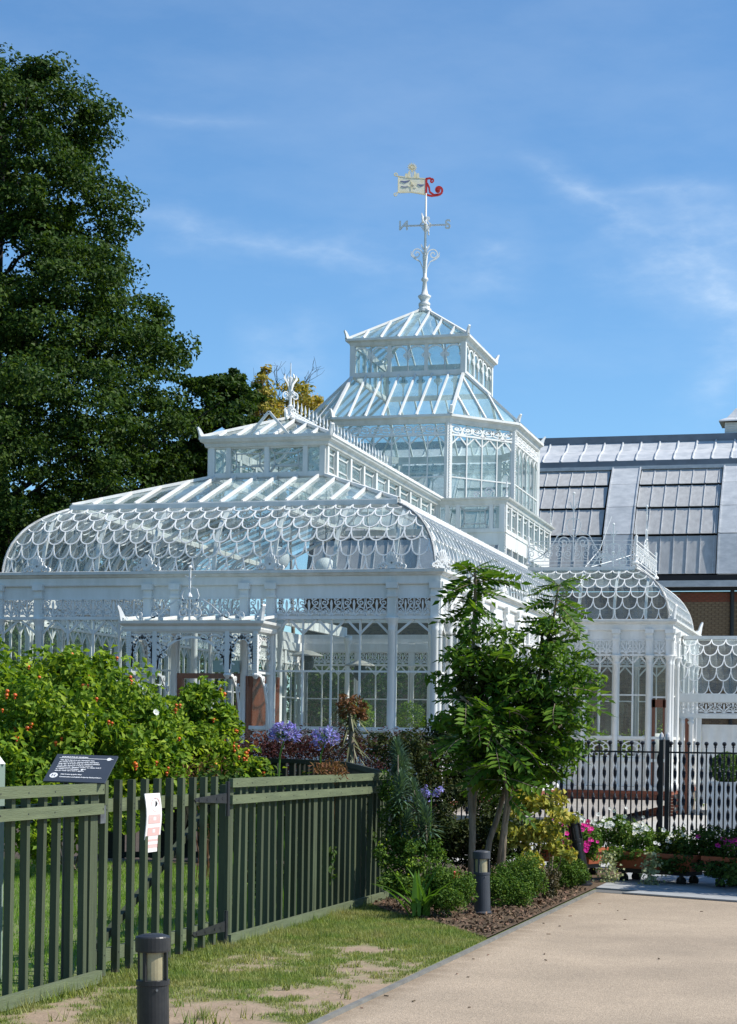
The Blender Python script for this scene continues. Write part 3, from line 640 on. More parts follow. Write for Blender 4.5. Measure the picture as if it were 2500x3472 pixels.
sweep(pm := MB(), per, [(-.12, 0), (.05, 0), (.05, .54), (-.12, .54)], True); PL = pm.build('plinth', MORTAR, CONS)
sweep(pm := MB(), per, [(-.12, .54), (.09, .54), (.09, .63), (-.12, .63)], True); pm.build('plinth_coping', BRICKR, CONS)
BRK = MB().box(0, .215, 0, .02, 0, .065).mesh('brick', BRICKR)
for r_ in range(7):
    for k in range(13):
        link('brick', BRK, PL, (U1 + .07 + k * .225 + (.11 if r_ % 2 else 0), VW - .062 + random.uniform(0, .004), .006 + r_ * .076), 0)
MB().box(U0, UW, VF, VB, .30, .40).build('floor', TILE, CONS)
# ---------------- curved fish-scale roofs
PROF = [(0, 0), (.006, .09), (.022, .18), (.06, .31), (.12, .43), (.27, .615), (.45, .755), (.69, .885), (1, 1)]
def prof_table(hw, z0, z1):
    pts = []
    for i in range(len(PROF) - 1):
        p0, p1, p2, p3 = PROF[max(i - 1, 0)], PROF[i], PROF[i + 1], PROF[min(i + 2, len(PROF) - 1)]
        for k in range(8):
            t = k / 8; q = [.5 * (2 * p1[j] + (p2[j] - p0[j]) * t + (2 * p0[j] - 5 * p1[j] + 4 * p2[j] - p3[j]) * t * t + (3 * p1[j] - p0[j] - 3 * p2[j] + p3[j]) * t ** 3) for j in (0, 1)]
            pts.append((q[0] * hw, z0 + q[1] * (z1 - z0)))
    pts.append((hw, z1)); ln = [0]
    for a, b in zip(pts, pts[1:]): ln.append(ln[-1] + math.hypot(b[0] - a[0], b[1] - a[1]))
    A = np.array(pts); s = np.array(ln) / ln[-1]
    return lambda T: (float(np.interp(1 - T, s, A[:, 0])), float(np.interp(1 - T, s, A[:, 1])))
def scale_roof(O, d, n, L, hw, z0, z1, w, rows, hipl, hipr, solo=None, rr=.0165, ribs=(), name='curved_roof'):
    """solo: s-limit up to which each scale is its own object; hip -1 = valley"""
    pf = prof_table(hw, z0, z1); W = frame(O, d, n); p = 1.0 / rows
    def pt(s, T):
        h, z = pf(min(max(T, 0), 1)); s = min(max(s, hipl * h), L - hipr * h); return W(s, -h, z)
    def inside(s, T):
        h, _ = pf(min(max(T, 0), 1)); return hipl * h - .02 <= s <= L - hipr * h + .02
    root_m = MB()
    for s in ribs:
        path = [W(s, -pf(1 - k / 10)[0] - .07, pf(1 - k / 10)[1] - .02) for k in range(11)]
        path = [q for k, q in enumerate(path) if inside(s, 1 - k / 10)]
        if len(path) > 2: root_m.tube(path, .045, 4, nrm=(*d, 0))
    for s_, hip in ((0, hipl), (1, hipr)):
        if hip: root_m.tube([pt(-9 if s_ == 0 else L + 9, 1 - k / 12) for k in range(13)], .032, 6)
    root_m.bar(W(hipl * hw, -hw, z1 + .02), W(L - hipr * hw, -hw, z1 + .02), .10, .09); root_m.bar(W(0, -.02, z0), W(L, -.02, z0), .06, .05)
    root = root_m.build(name, WHITE, CONS)
    hang = lambda f: .30 * p + .70 * p * math.sqrt(max(0, 1 - (2 * f - 1) ** 2)) if 0 <= f <= 1 else .30 * p
    joined = MB(); nseg = 8
    for r_ in range(-1, rows):
        off = .5 * w if r_ % 2 else 0.0; T0 = r_ * p
        for k in range(-2, int(L / w) + 3):
            s0 = k * w + off; c = s0 + w / 2
            if not (inside(c, T0 + p * .6) or inside(s0, T0 + p * .5) or inside(s0 + w, T0 + p * .5)): continue
            individual = solo is not None and c < solo
            m = MB() if individual else joined
            gl = []; ok = False
            for i in range(nseg + 1):
                f = i / nseg; s = s0 + f * w; fu = (f + .5) % 1.0
                tb, tt = T0 + hang(f), T0 - p + hang(fu)
                gl.append((pt(s, tt), pt(s, tb)))
            vs = [q for g_ in gl for q in g_]
            m.add(vs, [(2 * i, 2 * i + 1, 2 * i + 3, 2 * i + 2) for i in range(nseg)], 1)
            rim = [(s0, T0)] + [(s0, T0 + .15 * p)] + [(s0 + i / 10 * w, T0 + hang(i / 10)) for i in range(11)]
            run = [pt(s, T) for s, T in rim if T >= -.01 and inside(s, T)]
            if len(run) > 1: m.tube(run, rr, 4)
            if individual: m.build('scale_pane', [IRON_W, SGLASS], root)
    if joined.v: joined.build('scale_panes', [IRON_W, SGLASS], root, kind='stuff')
    return root

ZC, ZG = 4.93, 6.34
scale_roof((-9.02, .22, 0), (1, 0), (0, -1), 8.80, 1.0, ZC, ZG, .346, 6, 1, 1, 99, ribs=[u + 9.02 for u in (-8.2, -7.05, -5.9, -4.62, -3.4, -2.2, -1.02)])
scale_roof((-.22, .22, 0), (0, 1), (1, 0), 14.5, 1.0, ZC, ZG, .346, 6, 1, 0, 6.0, ribs=[.9 + k * 1.36 for k in range(10)])
scale_roof((-9.02, 14.4, 0), (0, -1), (-1, 0), 14.18, 1.0, ZC, ZG, .346, 6, 0, 1, None, ribs=[.9 + k * 1.36 for k in range(10)])
scale_roof((-1.2, 13.97, 0), (1, 0), (0, -1), 3.80, 1.0, ZC, ZG, .372, 6, 0, 1, 99, ribs=[1.5, 2.4, 3.2])
scale_roof((2.60, 13.97, 0), (0, 1), (1, 0), 6.27, 1.0, ZC, ZG, .372, 6, 1, 1, None, ribs=[1.5, 3, 4.5])
for u in (-8.2, -5.9, -3.4, -1.02): palmette('shell_ornament', CONS, (u, .04, 4.965), (1, 0))
palmette('shell_ornament', CONS, (-.06, .03, 4.965), (.707, .707), .42, .34); palmette('shell_ornament', CONS, (-9.2, .03, 4.965), (.707, -.707), .5, .3)
for v in (3.1, 5.8, 8.5, 11.2): palmette('shell_ornament', CONS, (-.03, v, 4.965), (0, 1))
horn(CONS, (2.76, 13.80, 4.965), (.707, -.707), .36, .26); horn(CONS, (2.8, 20.3, 4.965), (.707, .707), .36, .26)
# ---------------- straight glazed slopes
def slope(A, B, C, D, pitch, name='glazed_slope', bw=.042, bh=.06, start=None, glass=None):
    """lower edge A->B, upper edge D..C above it (D over A, C over B); rafters run square to AB"""
    A, B, C, D = map(Vector, (A, B, C, D)); d = (B - A); L = d.length; d.normalize()
    l0, l1 = (D - A).dot(d), (C - A).dot(d); upv = (D - A) - d * l0
    nrm = d.cross(upv).normalized()
    if nrm.z < 0: nrm = -nrm
    P = lambda s, f: A + d * s + upv * f
    top = lambda s: 1.0 if l0 - 1e-6 <= s <= l1 + 1e-6 else (max(0, s / l0) if s < l0 else max(0, (L - s) / (L - l1)))
    m = MB(); lift = nrm * bh * .5
    m.bar(A, B, .07, .06)
    if (C - D).length > .05: m.bar(D, C, .06, .06)
    if l0 > .05: m.bar(A + lift, D + lift, .06, bh)
    if L - l1 > .05: m.bar(B + lift, C + lift, .06, bh)
    root = m.build(name, WHITE, CONS)
    N = max(1, round(L / pitch)); ss = [L * (i + (start or 0)) / N for i in range(N + 1)] if start is None else [L * i / N for i in range(N + 1)]
    for s in ss[1:-1]:
        t = top(s)
        if t > .05: MB().bar(P(s, 0) + lift, P(s, t) + lift, bw, bh, tuple(nrm)).build('rafter', WHITE, root)
    brk = sorted(set([0] + ss + [max(l0, 0), min(l1, L)] + [L]))
    for a, b in zip(ss, ss[1:]):
        pts = [P(a, 0), P(b, 0), P(b, top(b))] + [P(q, 1) for q in (l1, l0) if a < q < b] + [P(a, top(a))]
        pts2 = [q for i, q in enumerate(pts) if (q - pts[i - 1]).length > 1e-4]
        if len(pts2) > 2: MB().poly(pts2).build('pane', glass or RGLASS, root)
    return root
ZL = 7.22
gl, gr, gf = -8.02, -1.22, 1.24
ll, lr, lf = -5.88, -3.36, 3.44
slope((gl, gf, 6.40), (gr, gf, 6.40), (lr, lf, ZL), (ll, lf, ZL), .443)
slope((gr, gf, 6.40), (gr, 13.4, 6.40), (lr, 13.4, ZL), (lr, lf, ZL), .60)
slope((gl, 13.4, 6.40), (gl, gf, 6.40), (ll, lf, ZL), (ll, 13.4, ZL), .60)
def lantern_side(O, d, n, L, z0, z1, posts, leaded=True, name='lantern'):
    W = frame(O, d, n); nv = (*n, 0); m = MB()
    m.bar(W(0, 0, z0 + .05), W(L, 0, z0 + .05), .10, .10); m.bar(W(0, 0, z1 - .02), W(L, 0, z1 - .02), .08, .06)
    root = m.build(name, WHITE, CONS); ang = angz(d)
    for s, w in posts: MB().bar(W(s, 0, z0 + .004), W(s, 0, z1), w, .116, nv).build('post', WHITE, root)
    for (a, wa), (b, wb) in zip(posts, posts[1:]):
        l, r_ = a + wa / 2, b - wb / 2
        if r_ - l < .03: continue
        link('pane', QUADR, root, W(l, -.01, z0 + .1), ang, (r_ - l, 1, z1 - z0 - .1))
        if leaded and r_ - l > .35:
            g = MB(); e = .15 * min(1, (r_ - l)); i0, i1, k0, k1 = l + e, r_ - e, z0 + .1 + .13, z1 - .05 - .11
            for p, q in (((i0, k0), (i1, k0)), ((i1, k0), (i1, k1)), ((i1, k1), (i0, k1)), ((i0, k1), (i0, k0)), ((l, z0 + .1), (i0, k0)), ((r_, z0 + .1), (i1, k0)), ((r_, z1 - .05), (i1, k1)), ((l, z1 - .05), (i0, k1))):
                g.bar(W(p[0], 0, p[1]), W(q[0], 0, q[1]), .028, .028, nv)
            g.build('glazing_frame', GREYW, root)
    return root
LW = lr - ll
lantern_side((ll, lf, 0), (1, 0), (0, -1), LW, ZL, 7.88, [(.05, .12), (.42, .10), (LW / 2, .10), (LW - .42, .10), (LW - .05, .12)])
SV = [.05] + [.74 + k * 1.062 for k in range(9)] + [9.9]
lantern_side((lr, lf, 0), (0, 1), (1, 0), 9.95, ZL, 7.88, [(s, .12) for s in SV])
lantern_side((ll, 13.4, 0), (0, -1), (-1, 0), 9.95, ZL, 7.88, [(9.95 - s, .12) for s in reversed(SV)])
sweep(m := MB(), [(ll, 13.4), (ll, lf), (lr, lf), (lr, 13.4)], [(-.02, 7.86), (.08, 7.86), (.10, 7.90), (.10, 7.93), (.17, 7.97), (.19, 8.02), (.19, 8.045), (-.02, 8.045)])
m.build('lantern_cornice', CORN, CONS)
for c, dv in (((lr + .17, lf - .17, 8.04), (.707, -.707)), ((ll - .17, lf - .17, 8.04), (-.707, -.707))): horn(CONS, c, dv, .24, .26)
ZR, VR = 8.70, 4.95; UM = -4.62
e = .17
slope((ll - e, lf - e, 8.05), (lr + e, lf - e, 8.05), (UM + .01, VR, ZR), (UM - .01, VR, ZR), .44)
slope((lr + e, lf - e, 8.05), (lr + e, 13.5, 8.05), (UM, 13.5, ZR), (UM, VR, ZR), .53)
slope((ll - e, 13.5, 8.05), (ll - e, lf - e, 8.05), (UM, VR, ZR), (UM, 13.5, ZR), .53)
# ridge cresting: alternating spears and curls
cr = MB().bar((UM, VR, ZR + .05), (UM, 13.5, ZR + .05), .05, .06).build('ridge_cresting', IRON_W, CONS)
SPEAR = MB().lathe((0, 0, 0), [(.012, 0), (.012, .14), (.028, .17), (.012, .20), (.03, .25), (.004, .42)], 6).mesh('spear', IRON_W)
cm_ = MB()
for sx in (-1, 1): cm_.ribbon([(sx * x, y) for x, y in spiral(.05, .09, .07, .015, 270, 1.3, 10)], .012, (0, 1, 0), (0, 0, 1), (-.012, 0, 0), (.024, 0, 0))
CURL = cm_.mesh('curl', IRON_W)
for k in range(30):
    v = VR + .25 + k * .285; link('spear', SPEAR, cr, (UM, v, ZR + .06)); link('curl', CURL, cr, (UM, v + .142, ZR + .05))
def finial(p, h, parent, arms=True, name='finial'):
    p = Vector(p); s = h / 1.25; m = MB()
    m.lathe(p, [(.10 * s, 0), (.12 * s, .05 * s), (.05 * s, .12 * s), (.04 * s, .22 * s), (.07 * s, .26 * s), (.035 * s, .30 * s), (.03 * s, .55 * s), (.05 * s, .62 * s), (.03 * s, .66 * s), (.045 * s, .86 * s), (.05 * s, .92 * s), (.012 * s, .94 * s), (.010 * s, 1.25 * s)], 8)
    if arms:
        for k in range(4):
            a = R(45 + 90 * k); ex = (math.cos(a), math.sin(a), 0); th = Vector((-ex[1], ex[0], 0)) * .018 * s; o = p - th / 2
            m.ribbon([(x * s, y * s) for x, y in spiral(.12, .50, .10, .03, 180, -1.4, 16)], .012 * s, ex, (0, 0, 1), o, th)
            m.ribbon([(.03 * s, .62 * s), (.07 * s, .78 * s), (.16 * s, .90 * s), (.14 * s, .98 * s)], [.012 * s, .02 * s, .03 * s, .005], ex, (0, 0, 1), o, th)
            m.ribbon([(x * s, y * s) for x, y in spiral(.10, .16, .07, .02, 200, -1.1, 12)], .012 * s, ex, (0, 0, 1), o, th)
    return m.build(name, IRON_W, parent)
finial((UM, VR, ZR + .02), 1.18, CONS)
mm = MB()
for y0 in (0,):
    mm.ribbon(spiral(-.26, .05, .09, .02, 90, 1.2, 12), .02, (0, 1, 0), (0, 0, 1), (UM - .02, VR, ZR), (.04, 0, 0)); mm.ribbon([(-.05, .22), (-.10, .02), (-.26, -.04)], .02, (0, 1, 0), (0, 0, 1), (UM - .02, VR, ZR), (.04, 0, 0))
mm.build('ridge_scroll', IRON_W, CONS)
# ---------------- square base below the octagon
bx0, bx1, by0, by1 = -7.70, -1.56, 13.42, 20.05
def simple_cornice(pts, z0, z1, o, name='cornice', closed=True, m_=None):
    m_ = m_ or CORN
    h = z1 - z0; sweep(m := MB(), pts, [(-.03, z0), (o * .4, z0), (o * .5, z0 + h * .3), (o * .55, z0 + h * .55), (o * .9, z0 + h * .75), (o, z0 + h), (-.03, z0 + h)], closed); return m.build(name, m_, CONS)
rect = lambda x0, x1, y0, y1: [(x0, y0), (x1, y0), (x1, y1), (x0, y1)]
simple_cornice(rect(bx0, bx1, by0, by1), 7.88, 8.04, .17)
lantern_side((lr + .02, by0, 0), (1, 0), (0, -1), bx1 - lr - .02, 7.16, 7.88, [(.05, .10), (.30, .10), (.58, .10), (1.45, .10), (bx1 - lr - .07, .14)])
lantern_side((bx1, by0, 0), (0, 1), (1, 0), by1 - by0, 7.16, 7.88, [(.06, .14)] + [(.72 + k * .82, .12) for k in range(7)] + [(by1 - by0 - .06, .14)])
m = MB(); m.bar((lr, by0 + .02, 7.00), (bx1 - .04, by0 + .02, 7.00), .06, .32); m.bar((bx1, by0 + .02, 6.98), (bx1, by1, 6.98), .06, .38); m.bar((bx1 - .05, by0 + .04, 6.0), (bx1 - .05, by0 + .04, 7.2), .16, .12)
m.bar((bx1, by0, 6.36), (bx1, by1, 6.36), .08, .10)
m.build('fascia_board', WHITE, CONS)
r2 = MB().bar((bx1, by0 + .1, 6.42), (bx1, by1 - .1, 6.42), .07, .06).build('clerestory', WHITE, CONS)
for k in range(9):
    v = by0 + .1 + k * .80; MB().bar((bx1, v, 6.4), (bx1, v, 6.82), .07, .10, (1, 0, 0)).build('post', WHITE, r2)
    if k < 8: link('pane', QUAD, r2, (bx1 - .01, v, 6.42), R(90), (.80, 1, .38))
link('pane', QUAD, r2, (lr + .1, by0 + .03, 6.3), 0, (bx1 - lr - .2, 1, .55))
for k in range(22):
    z = 6.30 + k * .072; MB().box(bx1 + .02, bx1 + .055, by0 - .035, by0 - .01, z, z + .035).build('dentil', WHITE, r2)
finial((bx1 + .05, by0 + .02, 8.03), .58, CONS, False); finial((bx1 + .05, by1 + .0, 8.03), .58, CONS, False)
m = MB()
m.ribbon(spiral(-.42, .16, .12, .03, 0, 1.3, 14), .018, (1, 0, 0), (0, 0, 1), (bx1 - .0, by0 + .0, 8.04), (0, .03, 0)); m.ribbon(spiral(-.74, .10, .08, .02, 0, 1.2, 12), .016, (1, 0, 0), (0, 0, 1), (bx1, by0, 8.04), (0, .03, 0)); m.ribbon([(-1.0, .01), (-.1, .01)], .02, (1, 0, 0), (0, 0, 1), (bx1, by0, 8.04), (0, .03, 0))
m.build('corner_scroll', IRON_W, CONS)
# wing flat roof and its cresting railing
MB().box(-1.5, 1.60, 14.96, 19.3, 6.30, 6.40).build('wing_roof', RGLASS, CONS)
cr2 = MB()
for a_, b_ in (((-1.2, 14.95), (1.62, 14.95)), ((1.62, 14.95), (1.62, 19.3))):
    for z in (6.46, 6.56, 6.98, 7.08): cr2.bar((*a_, z), (*b_, z), .018, .018)
CR2 = cr2.build('roof_railing', IRON_W, CONS)
sp = MB()
for sx in (-1, 1):
    sp.ribbon([(sx * x, y) for x, y in spiral(.12, -.03, .12, .02, 250, 1.5, 16)], .010, (1, 0, 0), (0, 0, 1), (0, -.008, 0), (0, .016, 0)); sp.ribbon([(sx * x, y) for x, y in spiral(.10, .13, .07, .015, 90, 1.3, 12)], .009, (1, 0, 0), (0, 0, 1), (0, -.008, 0), (0, .016, 0))
sp.bar((-.24, 0, -.2), (-.24, 0, .22), .014, .014)
RP = sp.mesh('railing_panel', IRON_W)
for k in range(6): link('railing_panel', RP, CR2, (-1.0 + k * .48, 14.95, 6.77))
for k in range(9): link('railing_panel', RP, CR2, (1.62, 15.2 + k * .48, 6.77), R(90))
def crest(p, d, h, parent):
    m = MB(); ex = (*d, 0); th = Vector((-d[1], d[0], 0)) * .02; o = Vector(p) - th / 2
    m.bar(Vector(p), Vector(p) + V3(0, 0, h), .028, .028); m.lathe(Vector(p) + V3(0, 0, h), [(.03, 0), (.04, .03), (.005, .07)], 6); m.lathe(Vector(p) + V3(0, 0, h * .45), [(.02, 0), (.05, .03), (.02, .06)], 6)
    for sx in (-1, 1):
        f = lambda pts: [(sx * x, y) for x, y in pts]
        m.ribbon(f([(.01, h * .64), (.14, h * .62), (.20, h * .55), (.15, h * .44), (.03, h * .36)]), .012, ex, (0, 0, 1), o, th)
        m.ribbon(f([(.03, h * .78), (.10, h * .88), (.16, h * .88)]), [.012, .012, .004], ex, (0, 0, 1), o, th)
        m.ribbon(f(spiral(.26, h * .28, .17, .03, 180, -1.6, 20)), .013, ex, (0, 0, 1), o, th)
        m.ribbon(f([(.2, h * .45), (.42, h * .38), (.62, h * .18), (.9, h * .06), (1.15, h * .0)]), .013, ex, (0, 0, 1), o, th)
        m.ribbon(f(spiral(.66, h * .10, .11, .02, 90, -1.4, 16)), .012, ex, (0, 0, 1), o, th)
    return m.build('crest', IRON_W, parent)
crest((-.02, 14.95, 6.55), (1, 0), 1.75, CR2); crest((1.62, 17.1, 6.55), (0, 1), 1.65, CR2); crest((.42, 19.3, 6.55), (1, 0), 1.45, CR2)
for p in ((1.62, 14.95), (1.62, 19.3), (-1.2, 14.95)): finial((*p, 6.46), 1.0, CR2, False, 'railing_finial')
m = MB(); m.tube([(.15, 15.6, 6.4), (.5, 16.2, 7.0), (.75, 16.5, 7.9)], .011, 6); m.tube([(.2, 15.6, 6.42), (.9, 16.6, 6.75), (1.5, 17.4, 7.05)], .010, 6); m.build('stay_rod', IRON_W, CR2)
# ---------------- octagon stage
fx, fy, rx, ry, cy0 = 1.53, 3.36, 2.93, 1.75, 17.02
OCT = [(UM - fx, cy0 - fy), (UM + fx, cy0 - fy), (UM + rx, cy0 - ry), (UM + rx, cy0 + ry), (UM + fx, cy0 + fy), (UM - fx, cy0 + fy), (UM - rx, cy0 + ry), (UM - rx, cy0 - ry)]
ZO0, ZO1 = 8.02, 10.06
NP = [6, 4, 6, 4, 6, 4, 6, 4]
for i in range(8):
    p, q = Vector((*OCT[i], 0)), Vector((*OCT[(i + 1) % 8], 0)); d = (q - p); L = d.length; d.normalize(); n = (d.y, -d.x); W = frame(p, (d.x, d.y), n); nv = (*n, 0)
    near = i in (0, 1, 2, 7)
    m = MB(); m.bar(W(0, 0, ZO0 + .04), W(L, 0, ZO0 + .04), .09, .08); m.bar(W(0, 0, 9.74), W(L, 0, 9.74), .05, .05); m.bar(W(0, 0, ZO1), W(L, 0, ZO1), .08, .06)
    root = m.build('octagon_side', WHITE, CONS)
    MB().bar(W(0, -.03, ZO0), W(0, -.03, ZO1), .15, .13, nv).build('post', WHITE, root)
    if near:
        dn = MB()
        for k in range(28): dn.bar(W(.0, .05, ZO0 + .06 + k * .072), W(.0, .05, ZO0 + .09 + k * .072), .03, .03, nv)
        dn.build('dentil_strip', WHITE, root)
    k = NP[i]; a, b = .08, L - .08; g = MB()
    for j in range(k + 1): g.bar(W(a + (b - a) * j / k, 0, ZO0), W(a + (b - a) * j / k, 0, 9.73), .030, .04, nv)
    g.bar(W(a, 0, 8.65), W(b, 0, 8.65), .03, .03)
    for j in range(k):
        l, r_ = a + (b - a) * j / k, a + (b - a) * (j + 1) / k; c = (l + r_) / 2
        g.bar(W(c, 0, 9.72), W(l, 0, 9.72 - .22), .035, .026, nv); g.bar(W(c, 0, 9.72), W(r_, 0, 9.72 - .22), .035, .026, nv)
    g.build('glazing_frame', WHITE, root); ang = angz(d)
    for j in range(k if near else 1):
        kk = k if near else 1; l, r_ = a + (b - a) * j / kk, a + (b - a) * (j + 1) / kk
        link('pane', QUADR, root, W(l, -.01, ZO0 + .05), ang, (r_ - l, 1, .60)); link('pane', QUADR, root, W(l, -.01, 8.65), ang, (r_ - l, 1, 1.09)); link('pane', QUADR, root, W(l, -.01, 9.74), ang, (r_ - l, 1, .32))
    ns = max(1, round((b - a) / .62))
    for j in range(ns): link('scroll_panel', SCROLL, root, W(a + (b - a) * (j + .5) / ns, .015, 9.895), ang, ((b - a) / ns, 1, .30))
simple_cornice(OCT, 10.05, 10.22, .14, 'octagon_cornice')
OE = [(UM + (x - UM) * 1.045, cy0 + (y - cy0) * 1.038) for x, y in OCT]
for i in (0, 1, 2, 3, 7):
    x, y = OE[i]; dv = Vector((x - UM, y - cy0)).normalized(); horn(CONS, (x, y, 10.22), tuple(dv), .26, .30)
tx, ty = 1.53, 1.77
TW = rect(UM - tx, UM + tx, cy0 - ty, cy0 + ty)
ZT0, ZT1 = 11.62, 12.46
q3 = lambda p, z: (p[0], p[1], z)
slope(q3(OE[0], 10.22), q3(OE[1], 10.22), q3(TW[1], ZT0), q3(TW[0], ZT0), .455)
slope(q3(OE[1], 10.22), q3(OE[2], 10.22), q3(TW[1], ZT0), q3(TW[1], ZT0), .56)
slope(q3(OE[2], 10.22), q3(OE[3], 10.22), q3(TW[2], ZT0), q3(TW[1], ZT0), .5)
slope(q3(OE[3], 10.22), q3(OE[4], 10.22), q3(TW[2], ZT0), q3(TW[2], ZT0), .56)
slope(q3(OE[4], 10.22), q3(OE[5], 10.22), q3(TW[3], ZT0), q3(TW[2], ZT0), .455)
slope(q3(OE[5], 10.22), q3(OE[6], 10.22), q3(TW[3], ZT0), q3(TW[3], ZT0), .56)
slope(q3(OE[6], 10.22), q3(OE[7], 10.22), q3(TW[0], ZT0), q3(TW[3], ZT0), .5)
slope(q3(OE[7], 10.22), q3(OE[0], 10.22), q3(TW[0], ZT0), q3(TW[0], ZT0), .56)
# ---------------- cupola
ARCHM = MB()
for sx in (-1, 1): pass
ARCHM.ribbon([(.46 * math.cos(R(a)), .10 + .34 * math.sin(R(a))) for a in range(0, 181, 15)], .035, (1, 0, 0), (0, 0, 1), (0, -.012, 0), (0, .024, 0))
for sx in (-1, 1):
    ARCHM.ribbon([(sx * x, y) for x, y in spiral(.36, .0, .12, .02, 80, -1.4, 14)], .03, (1, 0, 0), (0, 0, 1), (0, -.012, 0), (0, .024, 0)); ARCHM.ribbon([(sx * .48, .1), (sx * .42, -.15), (sx * .49, -.3)], [.04, .03, .01], (1, 0, 0), (0, 0, 1), (0, -.012, 0), (0, .024, 0))
ARCHM = ARCHM.mesh('arch_bracket', IRON_W)
for i in range(4):
    p, q = Vector((*TW[i], 0)), Vector((*TW[(i + 1) % 4], 0)); d = (q - p); L = d.length; d.normalize(); n = (d.y, -d.x); W = frame(p, (d.x, d.y), n); nv = (*n, 0)
    m = MB(); m.bar(W(0, 0, ZT0 + .05), W(L, 0, ZT0 + .05), .08, .12); m.bar(W(0, 0, ZT1), W(L, 0, ZT1), .08, .05)
    root = m.build('cupola_side', WHITE, CONS); ang = angz(d)
    for s in (0, L / 3, 2 * L / 3): MB().bar(W(s, 0, ZT0), W(s, 0, ZT1), .09 if s else .14, .09 if s else .14, nv).build('post', WHITE, root)
    g = MB()
    for s in (L / 6, L / 2, 5 * L / 6): g.bar(W(s, 0, ZT0), W(s, 0, ZT1), .03, .04, nv)
    g.build('glazing_frame', GREYW, root)
    for j in range(6):
        w = L / 6; link('pane', QUADR, root, W(j * w + .02, -.01, ZT0 + .1), ang, (w - .03, 1, ZT1 - ZT0 - .1)); link('arch_bracket', ARCHM, root, W(j * w + w / 2, .02, ZT1 - .30), ang, (w * .98, 1, .55))
simple_cornice(TW, 12.45, 12.61, .17, 'cupola_cornice')
TE = [(x + math.copysign(.15, x - UM), y + math.copysign(.15, y - cy0)) for x, y in TW]
for x, y in TE: dv = Vector((x - UM, y - cy0)).normalized(); horn(CONS, (x, y, 12.61), tuple(dv), .26, .28)
AP = (UM, cy0, 13.84)
for i in range(4):
    a, b = TE[i], TE[(i + 1) % 4]; slope(q3(a, 12.61), q3(b, 12.61), (AP[0], AP[1], 13.80), (AP[0], AP[1], 13.80), .46 if i % 2 == 0 else .5)
MB().lathe((UM, cy0, 13.72), [(.20, 0), (.20, .08), (.16, .10), (.15, .24), (.07, .34)], 8).build('apex_base', WHITE, CONS)
# inner iron arches of the crossing and lantern, white tie trusses
m = MB()
for v in (3.5, 6.0, 8.5, 11.0, 13.4):
    for sx in (-1, 1):
        m.tube([(UM + sx * 4.3, v, 4.9), (UM + sx * 3.3, v, 6.2), (UM + sx * 2.2, v, 6.75), (UM + sx * 1.25, v, 7.2)], .045, 5); m.bar((UM + sx * 1.25, v, 7.2), (UM, v, 8.6), .05, .05)
    m.bar((UM - 1.25, v, 7.86), (UM + 1.25, v, 7.86), .05, .06)
m.build('roof_truss', WHITE, CONS)
ICOL = MB().lathe((0, 0, 0), [(.12, .4), (.12, .6), (.08, .66), (.07, 4.6), (.12, 4.75), (.14, 4.9)], 12).mesh('inner_column', WHITE, True)
for p in ((-7.5, 13.4), (-1.7, 13.4), (-7.5, 19.9), (-1.7, 19.9), (-7.5, 7), (-1.9, 7), (.9, 16.5)): link('inner_column', ICOL, CONS, (*p, 0))
m = MB(); m.bar((-7.6, 13.4, 5.0), (-1.6, 13.4, 5.0), .1, .3); m.bar((-1.6, 13.4, 5.0), (-1.6, 20, 5.0), .1, .3); m.bar((-7.6, 13.4, 5.0), (-7.6, 20, 5.0), .1, .3); m.build('inner_beam', WHITE, CONS)
# ---------------- hanging canopy over the front door
PV = -.75; px = [-5.91, -5.39, -3.95, -3.39]
m = MB(); sweep(m, [(px[0] - .05, VF), (px[0] - .05, PV), (px[3] + .05, PV), (px[3] + .05, VF)], [(-.03, 3.74), (.04, 3.74), (.06, 3.79), (.06, 3.84), (.13, 3.89), (.14, 3.94), (-.03, 3.94)])
POR = m.build('canopy', WHITE, CONS)
for x in px: MB().bar((x, PV, 2.98), (x, PV, 3.76), .085, .085, (0, -1, 0)).build('pendant_post', WHITE, POR); MB().lathe((x, PV, 2.86), [(.02, 0), (.075, .07), (.075, .09), (.04, .12)], 8).build('pendant_drop', WHITE, POR)
for x in (px[0], px[3]):
    MB().bar((x, PV + .05, 2.99), (x, VF, 2.99), .04, .04).build('tie_bar', WHITE, POR)
    dn = MB()
    for k in range(16): dn.box(x - .045, x + .045, PV - .06, PV - .04, 3.02 + k * .045, 3.04 + k * .045)
    dn.build('dentil_strip', WHITE, POR)
MB().poly([(px[0] - .15, PV - .1, 3.95), (px[3] + .15, PV - .1, 3.95), (px[3] + .15, VF - .05, 4.06), (px[0] - .15, VF - .05, 4.06)]).build('canopy_glass', RGLASS, POR)
for k in range(8): x = px[0] - .1 + k * .39; MB().bar((x, PV - .1, 3.975), (x, VF - .05, 4.085), .05, .05).build('rafter', WHITE, POR)
